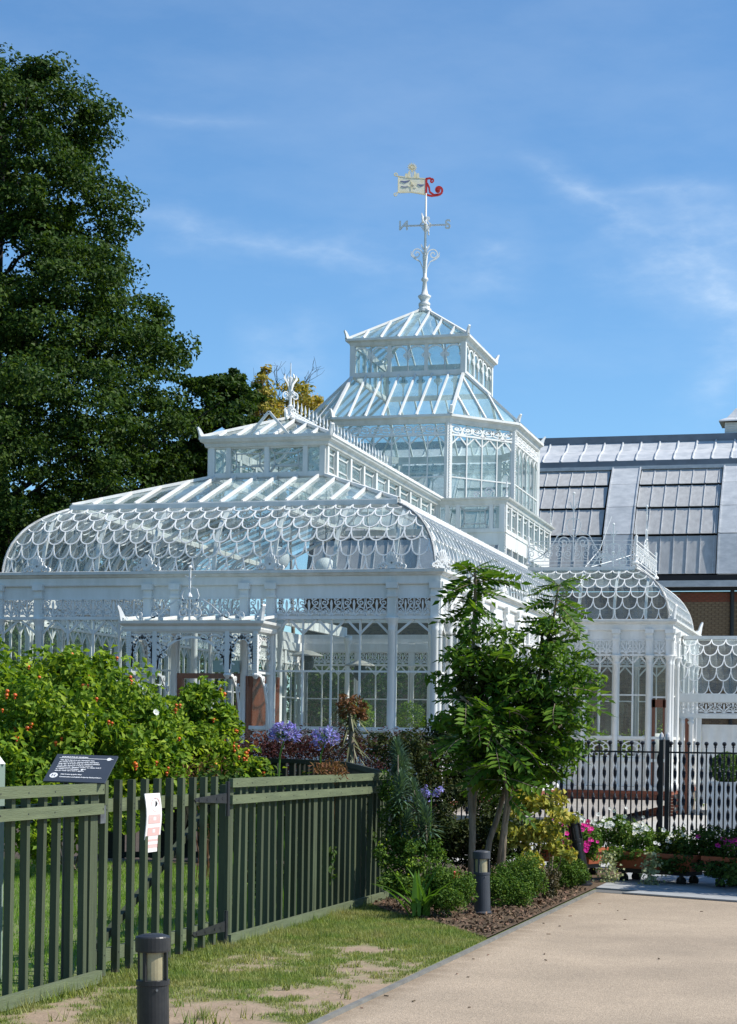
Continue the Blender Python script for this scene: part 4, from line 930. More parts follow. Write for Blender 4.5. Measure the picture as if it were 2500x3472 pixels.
def lace(p, ex, w, h, arch, name='lace_panel'):
    """cast panel with round arch opening cut below, scrolls above"""
    m = MB(); th = Vector((-ex[1], ex[0], 0)) * .02; o = Vector(p) - th / 2; rb = lambda q, ww: m.ribbon(q, ww, (*ex, 0), (0, 0, 1), o, th)
    n = 14; pts = [(w * (.5 - .5 * math.cos(math.pi * i / n)), -h + (h - .10) * math.sin(math.pi * i / n) * arch) for i in range(n + 1)]
    rb(pts, .022); rb([(0, -.015), (w, -.015)], .015)
    for fx_ in (0, 1):
        X = lambda t: t if fx_ == 0 else w - t
        for (cx, cy_, r0, a0, t) in ((.12, -.13, .09, 0, 1.4), (.09, -.30, .07, 90, 1.3), (.07, -.46, .05, 0, 1.2), (.26, -.09, .06, 180, 1.2)):
            k = w / .56; rb([(X((x) * min(k, 1.6)), y) for x, y in spiral(cx, cy_, r0, .012, a0, t, 14)], .014)
        rb([(X(.02), -.02), (X(.02), -h)], .02)
        for zz in (-.08, -.2, -.33, -.45, -.56): rb([(X(.0), zz), (X(.10), zz - .05)], .014)
    return m.build(name, IRON_W, POR)
for a, b in zip(px, px[1:]): lace((a + .04, PV, 3.74), (1, 0), b - a - .08, .70, 1.0)
lace((px[3], PV + .04, 3.74), (0, 1), VF - PV - .08, .70, 1.0); lace((px[0], PV + .04, 3.74), (0, 1), VF - PV - .08, .70, 1.0)
for x in px:
    m = MB(); th = (.03, 0, 0); o = (x - .015, 0, 0); rb = lambda q, w: m.ribbon(q, w, (0, 1, 0), (0, 0, 1), o, th)
    rb([(PV + .04, 2.97), (PV + .30, 2.93), (PV + .55, 2.72), (PV + .70, 2.40), (PV + .78, 2.05), (PV + .80, 1.95)], [.02, .03, .035, .03, .02, .008])
    rb([(x_ + PV + .45, z_ + 2.86) for x_, z_ in spiral(.0, .0, .07, .015, 0, 1.3, 12)], .014); rb([(x_ + PV + .66, z_ + 2.70) for x_, z_ in spiral(0, 0, .09, .015, 90, 1.3, 12)], .014)
    rb([(PV + .86, 2.97), (PV + .86, 1.95)], .02)
    m.build('bracket', IRON_W, POR)
horn(POR, (px[3] + .15, PV - .1, 3.94), (.707, -.707), .30, .26); horn(POR, (px[0] - .15, PV - .1, 3.94), (-.707, -.707), .30, .26)
m = MB(); cx = (px[1] + px[2]) / 2 - .02; ex, ey, o, th = (1, 0, 0), (0, 0, 1), Vector((cx, PV - .06, 3.95)), Vector((0, .022, 0))
m.bar(o, o + V3(0, 0, .95), .03, .03); m.lathe(o + V3(0, 0, .95), [(.02, 0), (.045, .04), (.02, .08)], 8); m.lathe(o + V3(0, 0, .44), [(.06, 0), (.05, .03), (.02, .08)], 8)
for sx in (-1, 1):
    f = lambda q: [(sx * a, b) for a, b in q]; rb = lambda q, w: m.ribbon(f(q), w, ex, ey, o, th)
    rb([(.02, .78), (.10, .84)], [.02, .006]); rb([(.03, .62), (.13, .58), (.17, .46), (.13, .35), (.04, .33)], .014)
    rb([(.10, .38), (.26, .38), (.42, .28), (.62, .10), (.82, .02), (1.0, .02)], .015); rb(spiral(.13, .13, .13, .03, 200, -1.3, 16), .014); rb(spiral(.72, .09, .08, .02, 200, -1.2, 14), .013); rb(spiral(1.0, .1, .08, .02, 270, 1.1, 12), .013)
m.build('canopy_crest', IRON_W, POR)
# ------------------------------------------------------------------ weather vane on the cupola
VX, VY = UM, cy0
VANE = empty('weather_vane', (VX, VY, 13.95), 'white weather vane pole with red and gold banner on the tower', 'weather vane')
m = MB(); m.lathe((VX, VY, 0), [(.16, 13.88), (.17, 13.95), (.10, 14.02), (.17, 14.12), (.19, 14.16), (.10, 14.22), (.075, 14.34), (.055, 14.56), (.10, 14.60), (.10, 14.64), (.055, 14.70), (.05, 14.95), (.075, 15.25), (.06, 15.36), (.035, 15.45), (.032, 16.0), (.06, 16.06), (.06, 16.14), (.03, 16.20), (.026, 17.02)], 10)
m.build('pole', WHITE, VANE, True)
for k in range(4):
    a = R(20 + 90 * k); ex = (math.cos(a), math.sin(a), 0); th = Vector((-ex[1], ex[0], 0)) * .03; o = Vector((VX, VY, 0)) - th / 2; m = MB(); rb = lambda q, w: m.ribbon(q, w, ex, (0, 0, 1), o, th)
    rb(spiral(.23, 15.33, .16, .03, 180, -1.5, 20), .014); rb([(.03, 14.72), (.06, 14.95), (.14, 15.12), (.28, 15.20), (.38, 15.28), (.40, 15.40)], [.012, .012, .014, .025, .022, .006]); rb([(.04, 15.45), (.10, 15.55), (.12, 15.60)], [.02, .02, .006])
    rb([(.02, 15.95), (.09, 16.06), (.16, 16.13), (.12, 16.20)], .014); rb([(.02, 16.30), (.08, 16.22), (.16, 16.13)], .014); rb(spiral(.07, 16.32, .05, .015, 180, -1.1, 10), .012)
    m.build('scroll', IRON_W, VANE)
ad = Vector((.985, .10, 0)).normalized()
m = MB(); A_ = Vector((VX, VY, 16.13)); m.bar(A_ - ad * .60, A_ + ad * .60, .04, .04); m.bar(A_ - Vector((-ad.y, ad.x, 0)) * .6, A_ + Vector((-ad.y, ad.x, 0)) * .6, .03, .03); m.build('compass_arm', WHITE, VANE)
def font_mesh(c, name):
    tmp = bpy.data.objects.new(name, c); me = bpy.data.meshes.new_from_object(tmp); bpy.data.objects.remove(tmp); me.name = name; return me
def letter(ch, p, rotz, size, mat_, parent, ext=.012, mirror=False, name='letter'):
    c = bpy.data.curves.new(name, 'FONT'); c.body = ch; c.size = size; c.extrude = ext; c.align_x = 'CENTER'; c.align_y = 'CENTER'; c.materials.append(mat_); c.offset = .008
    return link(name, font_mesh(c, name), parent, p, rot=(R(90), 0, rotz), scale=(-1 if mirror else 1, 1, 1))
aa = math.atan2(ad.y, ad.x)
letter('N', A_ - ad * .62 + V3(0, 0, .0), aa, .36, WHITE, VANE, mirror=True); letter('S', A_ + ad * .62, aa, .36, WHITE, VANE); letter('E', A_ + Vector((-ad.y, ad.x, 0)) * .62, aa + R(90), .30, WHITE, VANE); letter('W', A_ - Vector((-ad.y, ad.x, 0)) * .62, aa + R(90), .30, WHITE, VANE)
bd = Vector((.94, .34, 0)).normalized(); bex = tuple(bd); th = Vector((-bd.y, bd.x, 0)) * .03; o = Vector((VX, VY, 17.0)) - th / 2
m = MB(); P = lambda x, z: o + bd * x + V3(0, 0, z)
m.slab([P(-.78, .02), P(-.4, .05), P(-.02, .0), P(-.02, .40), P(-.4, .42), P(-.78, .44)], th); m.build('banner', mat('cream_banner', (.84, .80, .70), .4, (.80, .70, .46), 7, .3), VANE)
m = MB(); rb = lambda q, w, t=1.4: m.ribbon(q, w, bex, (0, 0, 1), o - th * .2, th * t)
rb([(-.82, .46), (-.4, .43), (-.02, .42)], .012); rb([(-.82, .0), (-.4, .03), (-.02, -.02)], .012); rb([(-.78, .0), (-.78, .46)], .014)
rb(spiral(-.86, .50, .06, .02, -60, 1.0, 10), .014); rb(spiral(-.86, -.04, .06, .02, 60, -1.0, 10), .014); m.build('banner_edge', GOLD, VANE)
m = MB(); rb = lambda q, w, t=1.6: m.ribbon(q, w, bex, (0, 0, 1), o - th * .3, th * t)
for pts, w in (([(-.72, .32), (-.6, .30), (-.46, .35)], [.01, .03, .01]), ([(-.25, .25), (-.15, .22), (-.06, .25)], [.01, .03, .01]), ([(-.7, .18), (-.62, .16), (-.52, .17)], [.008, .015, .008])): rb(pts, w)
m.build('banner_emblem', mat('blue_grey_paint', (.16, .18, .30), .5), VANE)
m = MB(); rb = lambda q, w, t=1.6: m.ribbon(q, w, bex, (0, 0, 1), o - th * .3, th * t)
for k in range(5): a = R(20 + k * 80); rb([(-.40, .2), (-.40 + .13 * math.cos(a), .2 + .13 * math.sin(a))], [.04, .01])
for x, h in ((-.56, .10), (-.48, .16), (-.32, .16), (-.24, .12)): rb([(x, .42), (x, .44 + h)], [.05, .03])
rb([(-.40, .42), (-.40, .66)], .012)
for k in range(14): a = R(k * 360 / 14); rb([(-.40 + .04 * math.cos(a), .72 + .04 * math.sin(a)), (-.40 + .13 * math.cos(a), .72 + .13 * math.sin(a))], [.016, .005])
rb(arc(-.40, .72, .035, 0, 360, 10), .035); m.build('sun_ornament', GOLD, VANE)
m = MB(); rb = lambda q, w, t=1.5: m.ribbon(q, w, bex, (0, 0, 1), o - th * .2, th * t)
rb([(.0, -.03), (.0, .44)], .03); rb([(.0, .42), (.10, .44), (.17, .40)], .025); rb(spiral(.15, .37, .06, .02, 90, -1.0, 10), .02); rb([(.02, .30), (.08, .18), (.10, .06), (.22, -.02), (.34, .0)], .025); rb(spiral(.34, .12, .13, .04, -90, 1.0, 14), .03); rb(arc(.33, .11, .035, 0, 360, 8), .035); rb([(.0, -.02), (.15, -.05), (.34, -.02)], .025)
m.build('tail_scroll', RED, VANE)
# ------------------------------------------------------------------ things inside the conservatory
def heater(p, h, label):
    t = empty('patio_heater', p, label, 'heater', 'patio heaters inside the conservatory'); p = Vector(p)
    MB().lathe(p, [(.24, 0), (.24, .7), (.05, .72), (.03, .75), (.03, h - .5)], 12).build('stand', STEEL, t)
    MB().lathe(p + V3(0, 0, h - .5), [(.05, 0), (.14, .08), (.16, .22), (.12, .34)], 12).build('burner', DARKM, t)
    MB().lathe(p + V3(0, 0, h - .16), [(.36, 0), (.33, .03), (.12, .11), (.02, .13)], 16).build('hood', mat('dull_metal', (.34, .32, .28), .5) if 'dull_metal' not in MATS else MATS['dull_metal'], t)
p = at(1042, 2212, 'y', 5.5); heater((p.x, p.y, .4), p.z - .4 + .08, 'mushroom patio heater with wide white hood, left of two'); p = at(1221, 2246, 'y', 7.5); heater((p.x, p.y, .4), p.z - .4 + .08, 'mushroom patio heater with white hood, right of two')
for x, y, v, r_, l in ((940, 1895, 5.0, .27, 'larger white globe lamp hanging under the glass roof'), (1103, 1928, 7.0, .25, 'smaller white globe lamp hanging under the glass roof')):
    p = at(x, y, 'y', v); t = empty('globe_lamp', p, l, 'lamp'); MB().lathe(p, [(r_ * math.sin(R(a)) + .001, -r_ * math.cos(R(a))) for a in range(0, 181, 12)], 20).build('globe', GLOBE, t, True); MB().tube([p + V3(0, 0, r_), p + V3(0, 0, 2.0)], .01, 5).build('cable', DARKM, t)
# covered table and potted shrubs seen through the wing
t = empty('covered_table', (2.0, 17.4, .4), 'draped white cloth over furniture inside the right wing', 'table')
m = MB(); pts = []
for i in range(17): a = 2 * math.pi * i / 16; pts.append(a)
for r_ in range(0,):pass
V = []; nA = 28
for k, (rr, z) in enumerate(((.02, 2.1), (.35, 2.08), (.48, 1.9), (.56, 1.5), (.60, 1.0), (.66, .42))):
    for i in range(nA): a = 2 * math.pi * i / nA; q = rr * (1 + .07 * k / 5 * math.sin(a * 7)); V.append((2.0 + q * math.cos(a), 17.4 + q * math.sin(a), z + .02 * math.sin(a * 3)))
m.add(V, [(k * nA + i, k * nA + (i + 1) % nA, (k + 1) * nA + (i + 1) % nA, (k + 1) * nA + i) for k in range(5) for i in range(nA)]); m.build('cloth', CLOTH, t, True)
# ------------------------------------------------------------------ glazed corridor to the right of the wing
COR = empty('glazed_corridor', (3.5, 16.2, 0), 'low white corridor with curved scale glass joined to the right wing', 'corridor')
CONS_, CONS = CONS, COR
CVF = 15.6
r1 = at(1900 + 1120 / 2.72, 1900 + 1235 / 2.72, 'y', CVF); r2 = at(1900 + 1560 / 2.72, 1900 + 720 / 2.72, 'y', CVF + .8)
zb, zt = r1.z, r2.z
scale_roof((2.72, CVF, 0), (1, 0), (0, -1), 1.86, .8, zb, zt, .372, 5, 0, 0, 99, rr=.017)
m = MB(); m.box(2.72, 6.0, CVF - .06, CVF + .06, zb - .2, zb); m.box(2.72, 6.0, CVF - .05, CVF + .05, zb - .62, zb - .50); m.box(2.72, 6, CVF + .8, CVF + .9, zt - .05, zt + .05); m.build('beam', WHITE, COR)
for k in range(4): link('frieze_panel', FRIEZE, COR, (2.95 + k * .46, CVF - .02, zb - .35), 0, (.45, 1, .28))
for x in (2.80, 3.02, 4.62): link('column', MB().lathe((0, 0, 0), [(.08, 0), (.05, .1), (.05, zb - .8), (.09, zb - .72), (.05, zb - .68), (.10, zb - .62)], 10).mesh('column', WHITE, True), COR, (x, CVF, 0))
MB().box(3.18, 3.30, CVF - .03, CVF + .03, 0, zb - .62).build('door_post', WHITE, COR); MB().box(2.88, 2.98, CVF - .02, CVF + .05, 0, zb - .62).build('door_frame', WOOD, COR)
m = MB(); V = []; nX = 24
for k, z in enumerate((2.35, 1.95, 1.72, .3)):
    for i in range(nX): V.append((3.3 + i * 1.3 / (nX - 1), CVF + .10 + .03 * math.sin(i * 1.1 + k) * (k > 0), z + (.05 * math.sin(i * .8) if k == 2 else 0)))
m.add(V, [(k * nX + i, k * nX + i + 1, (k + 1) * nX + i + 1, (k + 1) * nX + i) for k in range(3) for i in range(nX - 1)]); m.build('fabric_blind', CLOTH, COR, True)
MB().box(4.45, 8, CVF + .2, 20, .0, zb - .6).build('panel_wall', WHITE, COR)
m = MB(); m.tube([(4.52 + 0 * k, CVF - .05 + .8 * (math.sin(R(k * 9))) ** 2 * .0, zb + k * .16) for k in range(10)], .05, 6); m.build('end_rib', WHITE, COR)
CONS = CONS_
# ------------------------------------------------------------------ museum building behind
MUS = empty('museum_building', (0, 33, 0), 'long museum building with grey panelled mansard roof and yellow brick wall', 'building')
WALLB = mat('far_brickwork', (.12, .08, .05), .9)
_nt = WALLB.node_tree; _b = _nt.nodes.new('ShaderNodeTexBrick'); _tc = _nt.nodes['Texture Coordinate']; _mp = _nt.nodes['Mapping']; _mp.inputs['Rotation'].default_value = (R(90), 0, 0)
_nt.links.new(_mp.outputs[0], _b.inputs['Vector']); _b.inputs['Scale'].default_value = 4.4; _b.inputs['Color1'].default_value = (.17, .115, .065, 1); _b.inputs['Color2'].default_value = (.09, .06, .04, 1); _b.inputs['Mortar'].default_value = (.16, .14, .11, 1); _b.inputs['Mortar Size'].default_value = .015
_nt.links.new(_b.outputs['Color'], _nt.nodes['Principled BSDF'].inputs['Base Color'])
x0m, x1m, vw = -12.0, 9.0, 30.0
wl = MB().box(x0m, x1m, vw, vw + 10, 0, 7.0).build('wall', WALLB, MUS)
BK = [MB().box(0, .22, -.012, .01, 0, .065).mesh('brick', mt) for mt in (BRICK, BRICKR)]
bj = MB()
for r_ in range(40):
    z = 3.95 + r_ * .075
    for k in range(24):
        x = .15 + k * .235 + (.117 if r_ % 2 else 0)
        red = r_ >= 36
        if 1.0 < x < 3.3 and 4.9 < z < 6.95 and (r_ * 24 + k) % 1 == 0 and r_ > 18: link('brick', BK[1 if red else 0], wl, (x, vw - random.uniform(0, .006), z))
        else: bj.box(x, x + .22, vw - .012, vw + .01, z, z + .065)
bj.build('bricks', BRICK, wl, kind='stuff')
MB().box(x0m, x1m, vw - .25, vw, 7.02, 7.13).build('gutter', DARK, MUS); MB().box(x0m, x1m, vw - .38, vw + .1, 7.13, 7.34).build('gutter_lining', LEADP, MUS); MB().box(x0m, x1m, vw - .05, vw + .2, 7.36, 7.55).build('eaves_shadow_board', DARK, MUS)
# curved mansard: four courses of panels between broad lead rolls
MP = [(vw + .02, 7.55), (vw + .45, 8.93), (vw + 1.08, 9.93), (vw + 1.78, 10.80), (vw + 2.45, 11.50)]
m = MB().add([(x, a - 0 + .12, b - .02) for x in (x0m, x1m) for a, b in MP], [(i, i + 1, i + 6, i + 5) for i in range(4)]); rf = m.build('roof', DARK, MUS)
PW = .447
def bandx(): return [(-7.9, -6.95), (-1.44, -.48), (2.42, 3.36)]
for i in range(4):
    (a0, z0_), (a1, z1_) = MP[i], MP[i + 1]; d = Vector((0, a1 - a0, z1_ - z0_)); nn = Vector((0, -d.z, d.y)).normalized() * .02
    lip = nn * 4.5
    for (b0, b1) in ((-11.8, -7.9), (-6.95, -1.44), (-.48, 2.42), (3.36, 5.4)):
        x = b0 + .06; kk = 0
        while x < b1 - .1:
            w = min(PW, b1 - .05 - x)
            A = V3(x + .012, a0, z0_) + d * .015 + lip; B = A + V3(w - .024, 0, 0); T = V3(x + .012, a0, z0_) + d * .985 + nn * 1.2
            if x > -11.8: MB().slab([A, B, T + V3(w - .024, 0, 0), T], -nn).build('roof_panel', SLATE, rf); MB().bar(A - V3(.012, 0, 0) + nn * .6, T - V3(.012, 0, 0) + nn * .6, .022, .03, tuple(nn)).build('seam', LEADP, rf)
            x += PW
for b0, b1 in bandx():
    lm = MB()
    for i in range(4):
        (a0, z0_), (a1, z1_) = MP[i], MP[i + 1]; d = Vector((0, a1 - a0, z1_ - z0_)); nn = Vector((0, -d.z, d.y)).normalized()
        A = V3(b0, a0, z0_) + nn * .13; T = A + d; lm.slab([A, A + V3(b1 - b0, 0, 0), T + V3(b1 - b0, 0, -.004), T + V3(0, 0, -.004)], -nn * .16)
        lm.bar(A + V3(0, 0, 0), T, .05, .05, tuple(nn)); lm.bar(A + V3(b1 - b0, 0, 0), T + V3(b1 - b0, 0, 0), .05, .05, tuple(nn))
    lm.build('lead_band', LEADP, rf)
m = MB(); m.box(x0m, x1m, vw + 2.30, vw + 2.6, 11.48, 11.60); m.build('lead_apron', LEADP, rf)
m = MB(); m.box(x0m, x1m, vw + 2.36, vw + 2.7, 11.60, 11.80); m.build('lead_upstand', mat('dark_lead', (.17, .20, .24), .5, (.13, .15, .18), 2, .5), rf)
TOPS = [(vw + 2.42, 11.80), (vw + 2.9, 12.10), (vw + 3.6, 12.34), (vw + 4.1, 12.72)]
m = MB().add([(x, a, b) for x in (x0m, x1m) for a, b in TOPS], [(i, i + 1, i + 5, i + 4) for i in range(3)]); m.build('lead_flat', LEADP, rf)
for k in range(26):
    x = -8.6 + k * .66; MB().tube([(x, a, b + .02) for a, b in TOPS], .035, 6).build('lead_roll', LEADP, rf)
MB().box(x0m, x1m, vw + 4.05, vw + 4.5, 12.70, 12.95).build('ridge_capping', MATS['dark_lead'], rf)
m = MB(); p = at(1600 + 1545 / 1.8144, 1300 + 360 / 1.8144, 'y', 34.2); m.box(p.x + .06, p.x + 1.2, 34.2, 35.3, 12.3, 13.35)
for k in range(4): m.bar((p.x + .1, 34.19, 12.98 + k * .09), (p.x + 1.2, 34.19, 12.98 + k * .09), .05, .03)
VT = m.build('roof_ventilator', WHITE, MUS)
m = MB(); cxv = p.x + .62; prev = None; rows = [(.76, 13.37), (.74, 13.42), (.5, 13.53), (.36, 13.70), (.22, 13.90), (.0, 14.0)]
for (q, z) in rows: m.v += [(cxv - q, 34.75 - q, z), (cxv + q, 34.75 - q, z), (cxv + q, 34.75 + q, z), (cxv - q, 34.75 + q, z)]
m.f += [(k * 4 + i, k * 4 + (i + 1) % 4, k * 4 + 4 + (i + 1) % 4, k * 4 + 4 + i) for k in range(5) for i in range(4)]; m.m += [0] * 20; m.build('pagoda_cap', LEADP, VT)
p = at(1600 + 1600 / 1.8144, 2100, 'y', vw - .2); MB().tube([(p.x, vw - .12, 0), (p.x, vw - .12, 7.1)], .07, 8).build('downpipe', IRON, MUS)
# ------------------------------------------------------------------ green timber fence, gate
FU = 2.75
SLAT = [MB().box(-.022, .022, -.026, .026, 0, h).mesh('slat', FENCE) for h in (1.27, 1.33, 1.24)]
def nails(parent, pts, r_=.006):
    m = MB()
    for p in pts: m.lathe(p, [(r_, 0), (r_, .004)], 5, axis=(1, 0, 0))
    return m.build('nails', DARKM, parent, kind='stuff')
def fence_panel(v0, v1, label, first=None, posts=(), pitch=.197):
    t = empty('picket_fence', (FU, (v0 + v1) / 2, 0), label, 'fence')
    for z0, z1 in ((1.30, 1.372), (1.165, 1.237)): MB().box(FU + .025, FU + .062, v0, v1, z0, z1).build('rail', FENCEH, t)
    MB().box(FU + .025, FU + .065, v0, v1, .03, .112).build('bottom_rail', FENCEH, t)
    MB().box(FU - .07, FU - .03, v0, v1, 1.18, 1.25).build('back_rail', FENCEH, t)
    v = v0 + .10; k = 0
    while v < v1 - .05:
        link('slat', SLAT[0], t, (FU + random.uniform(-.003, .003), v, .05 + random.uniform(-.01, .01)), rot=(random.gauss(0, .005), random.gauss(0, .005), random.uniform(-.07, .07))); v += pitch + random.uniform(-.008, .008); k += 1
    for v in posts: MB().box(FU - .06, FU + .02, v - .06, v + .06, 0, 1.32).build('post', FENCE, t)
    nails(t, [(FU + .06, v, z) for z in (1.33, 1.2, .07) for v in np.arange(v0 + .1, v1, .192 * 2)])
    return t
fence_panel(-27.0, -22.27, 'near green picket fence run at the left edge, left of gate', posts=(-24.6, -22.34), pitch=.222)
fence_panel(-19.66, -14.58, 'long green picket fence run right of the gate, ending at flower bed', posts=(-19.58, -17.2, -14.68))
G = empty('garden_gate', (FU, -21, 0), 'green slatted garden gate with black strap hinges', 'gate')
v = -22.16
while v < -19.78: link('slat', SLAT[1], G, (FU + .01, v, .06), random.uniform(-.02, .02)); v += .245
for z0, z1 in ((1.17, 1.26), (.14, .23)): MB().box(FU - .055, FU - .012, -22.2, -19.8, z0, z1).build('rail', FENCEH, G)
MB().bar((FU - .05, -22.1, .25), (FU - .05, -19.9, 1.15), .05, .04, (1, 0, 0)).build('brace', FENCE, G)
for z in (1.215, .185):
    m = MB(); m.slab([(FU + .032, -19.74, z - .042), (FU + .032, -19.74, z + .042), (FU + .032, -20.44, z + .016), (FU + .032, -20.47, z), (FU + .032, -20.44, z - .016)], (.008, 0, 0)); m.build('strap_hinge', DARKM, G)
    nails(G, [(FU + .04, v_, z) for v_ in (-20.38, -20.2, -19.98, -19.85)], .012)
for z in (1.21, .17): MB().tube([(FU + .04, -19.72, z - .14), (FU + .04, -19.72, z + .14)], .018, 8).build('hinge_pin', DARKM, G)
m = MB(); m.box(FU - .01, FU + .035, -22.27, -22.18, 1.10, 1.22); m.build('latch', STEEL, G)
nails(G, [(FU + .03, v_, z) for z in (1.22, 1.19, .2) for v_ in np.arange(-22.16, -19.8, .245)])
# the fence bends back behind the little garden
DSHADE = mat('shade_dark_timber', (.018, .022, .016), .8, (.03, .034, .024), 6, .5); SLATD = MB().box(-.02, .02, -.045, .045, 0, 1.24).mesh('slat', DSHADE)  # near-black timber colour stands in for shade on the fence's inner face
BK_ = empty('curved_fence', (1.0, -11, 0), 'shade-darkened curved fence behind the small garden, seen from inside', 'fence')
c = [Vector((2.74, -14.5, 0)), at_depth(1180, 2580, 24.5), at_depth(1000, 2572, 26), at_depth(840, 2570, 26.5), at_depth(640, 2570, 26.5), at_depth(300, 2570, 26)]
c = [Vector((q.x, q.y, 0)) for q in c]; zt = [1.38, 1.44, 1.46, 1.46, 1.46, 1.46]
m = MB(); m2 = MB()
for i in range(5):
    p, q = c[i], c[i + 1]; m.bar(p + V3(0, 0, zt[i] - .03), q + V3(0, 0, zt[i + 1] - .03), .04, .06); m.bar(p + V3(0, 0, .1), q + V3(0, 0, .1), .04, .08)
m.build('rail', DSHADE, BK_)
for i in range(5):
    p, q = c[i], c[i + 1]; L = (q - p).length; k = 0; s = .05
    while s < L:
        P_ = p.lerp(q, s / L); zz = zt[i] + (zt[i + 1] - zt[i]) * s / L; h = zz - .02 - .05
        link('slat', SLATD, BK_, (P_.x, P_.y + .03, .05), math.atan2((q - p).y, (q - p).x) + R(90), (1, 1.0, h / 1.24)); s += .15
# ------------------------------------------------------------------ bollard lights
def bollard(p, label, h=.67, lean=(0, 0), r=.082, mt=DARKM, lens=AMBER):
    t = empty('bollard_light', p, label, 'bollard', 'bollard lights along the path'); P = Vector(p)
    ax = Vector((lean[0], lean[1], 1)).normalized()
    L = lambda z: P + ax * z
    pr = lambda prof, nm, mm, n=24: MB().lathe(P, prof, n, axis=ax).build(nm, mm, t, False)
    pr([(r + .02, .0), (r + .02, .015), (r * 1.0, .03), (r * .97, h * .615), (r * 1.03, h * .62), (r * 1.03, h * .655), (r * .9, h * .66)], 'post', mt, 28)
    pr([(r * .80, h * .66), (r * .80, h * .865)], 'lens', lens); pr([(r * .35, h * .66), (r * .35, h * .86)], 'lamp_core', STEEL, 10)
    ex = ax.orthogonal().normalized(); ey = ax.cross(ex)
    for k in range(4):
        a = R(35 + 90 * k); q = ex * math.cos(a) * r * .94 + ey * math.sin(a) * r * .94; MB().bar(L(h * .655) + q, L(h * .87) + q, .014, .016, tuple(q)).build('cage_rod', mt, t)
    pr([(r * .8, h * .865), (r * 1.06, h * .868), (r * 1.08, h * .88), (r * 1.08, h * .975), (r * 1.03, h * .985), (r * .6, h * 1.0), (.002, h * 1.005)], 'cap', mt, 28)
    for k in range(3): a = R(20 + 120 * k); q = ex * math.cos(a) * r * .98 + ey * math.sin(a) * r * .98; MB().lathe(L(h * .59) + q, [(.007, 0), (.007, .006)], 6, axis=q).build('screw', STEEL, t)
    return t
DARKM2 = mat('blue_grey_metal', (.05, .055, .066), .5, (.04, .045, .055), 10, .5)
bp = at_depth(527, 3170, 9.65); bollard((bp.x, bp.y, .0), 'nearest dark bollard light in front of the gate', bp.z + .005, (-.02, 0), .083)
bp = at(1636, 3109, 'z', 0); bollard((bp.x, bp.y, .03), 'grey bollard light standing in the flower bed by the tall shrub', .62, (-.03, .0), .080, DARKM2)
bp = at(1990, 3012, 'z', 0); q = Vector((-math.cos(YAW), -math.sin(YAW)));  bollard((bp.x - .02, bp.y, .03), 'leaning black bollard light between box bush and pink flowers', .86, (q.x * .20, q.y * .20), .072, IRON, IRON)
# ------------------------------------------------------------------ sundial sign, notice, small post
TL, TR, BR_, BL = at_depth(174, 2560, 13.0), at_depth(385, 2566, 13.12), at_depth(363, 2655, 12.85), at_depth(146, 2647, 12.73)
SG = empty('information_sign', ((TL.x + BR_.x) / 2, (TL.y + BR_.y) / 2, 0), 'dark slanted information sign with white lettering above the fence', 'sign')
cr_, ca_ = Vector((math.cos(YAW), math.sin(YAW), 0)), Vector((-math.sin(YAW), math.cos(YAW), 0))
bw = (BR_ - BL).length * 1.02; o_ = BL.copy(); vy = (cr_ * .19 + ca_ * .78 + V3(0, 0, .60)).normalized(); ux = (cr_ * .972 - ca_ * .225 + V3(0, 0, -.016)); ux = (ux - vy * ux.dot(vy)).normalized(); nn = ux.cross(vy).normalized()
H_ = .30; W_ = bw
SGB = MB().slab([o_, o_ + ux * W_, o_ + ux * W_ + vy * H_, o_ + vy * H_], -nn * .012).build('board', SIGNB, SG)
for s in (.25, .75): q = o_ + ux * W_ * s + vy * H_ * .5 - nn * .02; MB().tube([(q.x, q.y, 0), (q.x, q.y, q.z)], .016, 8).build('leg', DARKM, SG)
M3 = Matrix((ux, vy, nn)).transposed().to_4x4()
def text(parent, body, x, y, size, mat_, ext=.0004, name='lettering', ax='LEFT', off=.0):
    c = bpy.data.curves.new(name, 'FONT'); c.body = body; c.size = size; c.extrude = ext; c.align_x = ax; c.materials.append(mat_); c.offset = off
    me = font_mesh(c, name); m4 = M3.copy(); m4.translation = o_ + ux * x + vy * y + nn * .0022; me.transform(m4); return link(name, me, parent)
k = W_ / .435
text(SG, 'DOUBLE POLAR SUNDIAL', .045 * k, .262, .0165, TXT, off=.0006)
MB().slab([o_ + ux * .03 + vy * .254 + nn * .001, o_ + ux * (W_ - .02) + vy * .254 + nn * .001, o_ + ux * (W_ - .02) + vy * .258 + nn * .001, o_ + ux * .03 + vy * .258 + nn * .001], nn * .001).build('rule', TXT, SG)
for i, s in enumerate(('This dial is based on the Horniman logo,', 'the motto being an emigram of the inscription.', "Solar time is measured by the shadow's position", 'on the blue (a.m.) or red (p.m.) numbers.', 'Add/subtract the Equation of Time to obtain G.M.T.', 'as explained on trail plaque      and', 'add one hour when B.S.T. applies.')):
    text(SG, s, .045 * k, .228 - i * .0195, .0152, TXT, off=.0005)
text(SG, 'Dial design by John Moir', .10 * k, .072, .0152, TXT, off=.0005); text(SG, 'Construction and plinth design by Richard Stone.', .10 * k, .044, .0152, TXT, off=.0005)
def disc(cx, cy, r_, nm, mt, lift=.001): m = MB(); m.slab([o_ + ux * (cx + r_ * math.cos(R(a))) + vy * (cy + r_ * math.sin(R(a))) + nn * lift for a in range(0, 360, 20)], nn * .0015); return m.build(nm, mt, SG)
disc(.055 * k, .062, .028, 'emblem_disc', TXT); disc(W_ - .05, .256, .016, 'emblem_disc', TXT); disc(.235, .133, .009, 'emblem_disc', TXT)
m = MB()
for dx in (-.010, .010): m.slab([o_ + ux * (.055 * k + dx + a) + vy * (.062 + b) + nn * .003 for a, b in ((-.002, -.013), (.002, -.013), (.002, .013), (-.002, .013))], nn * .001)
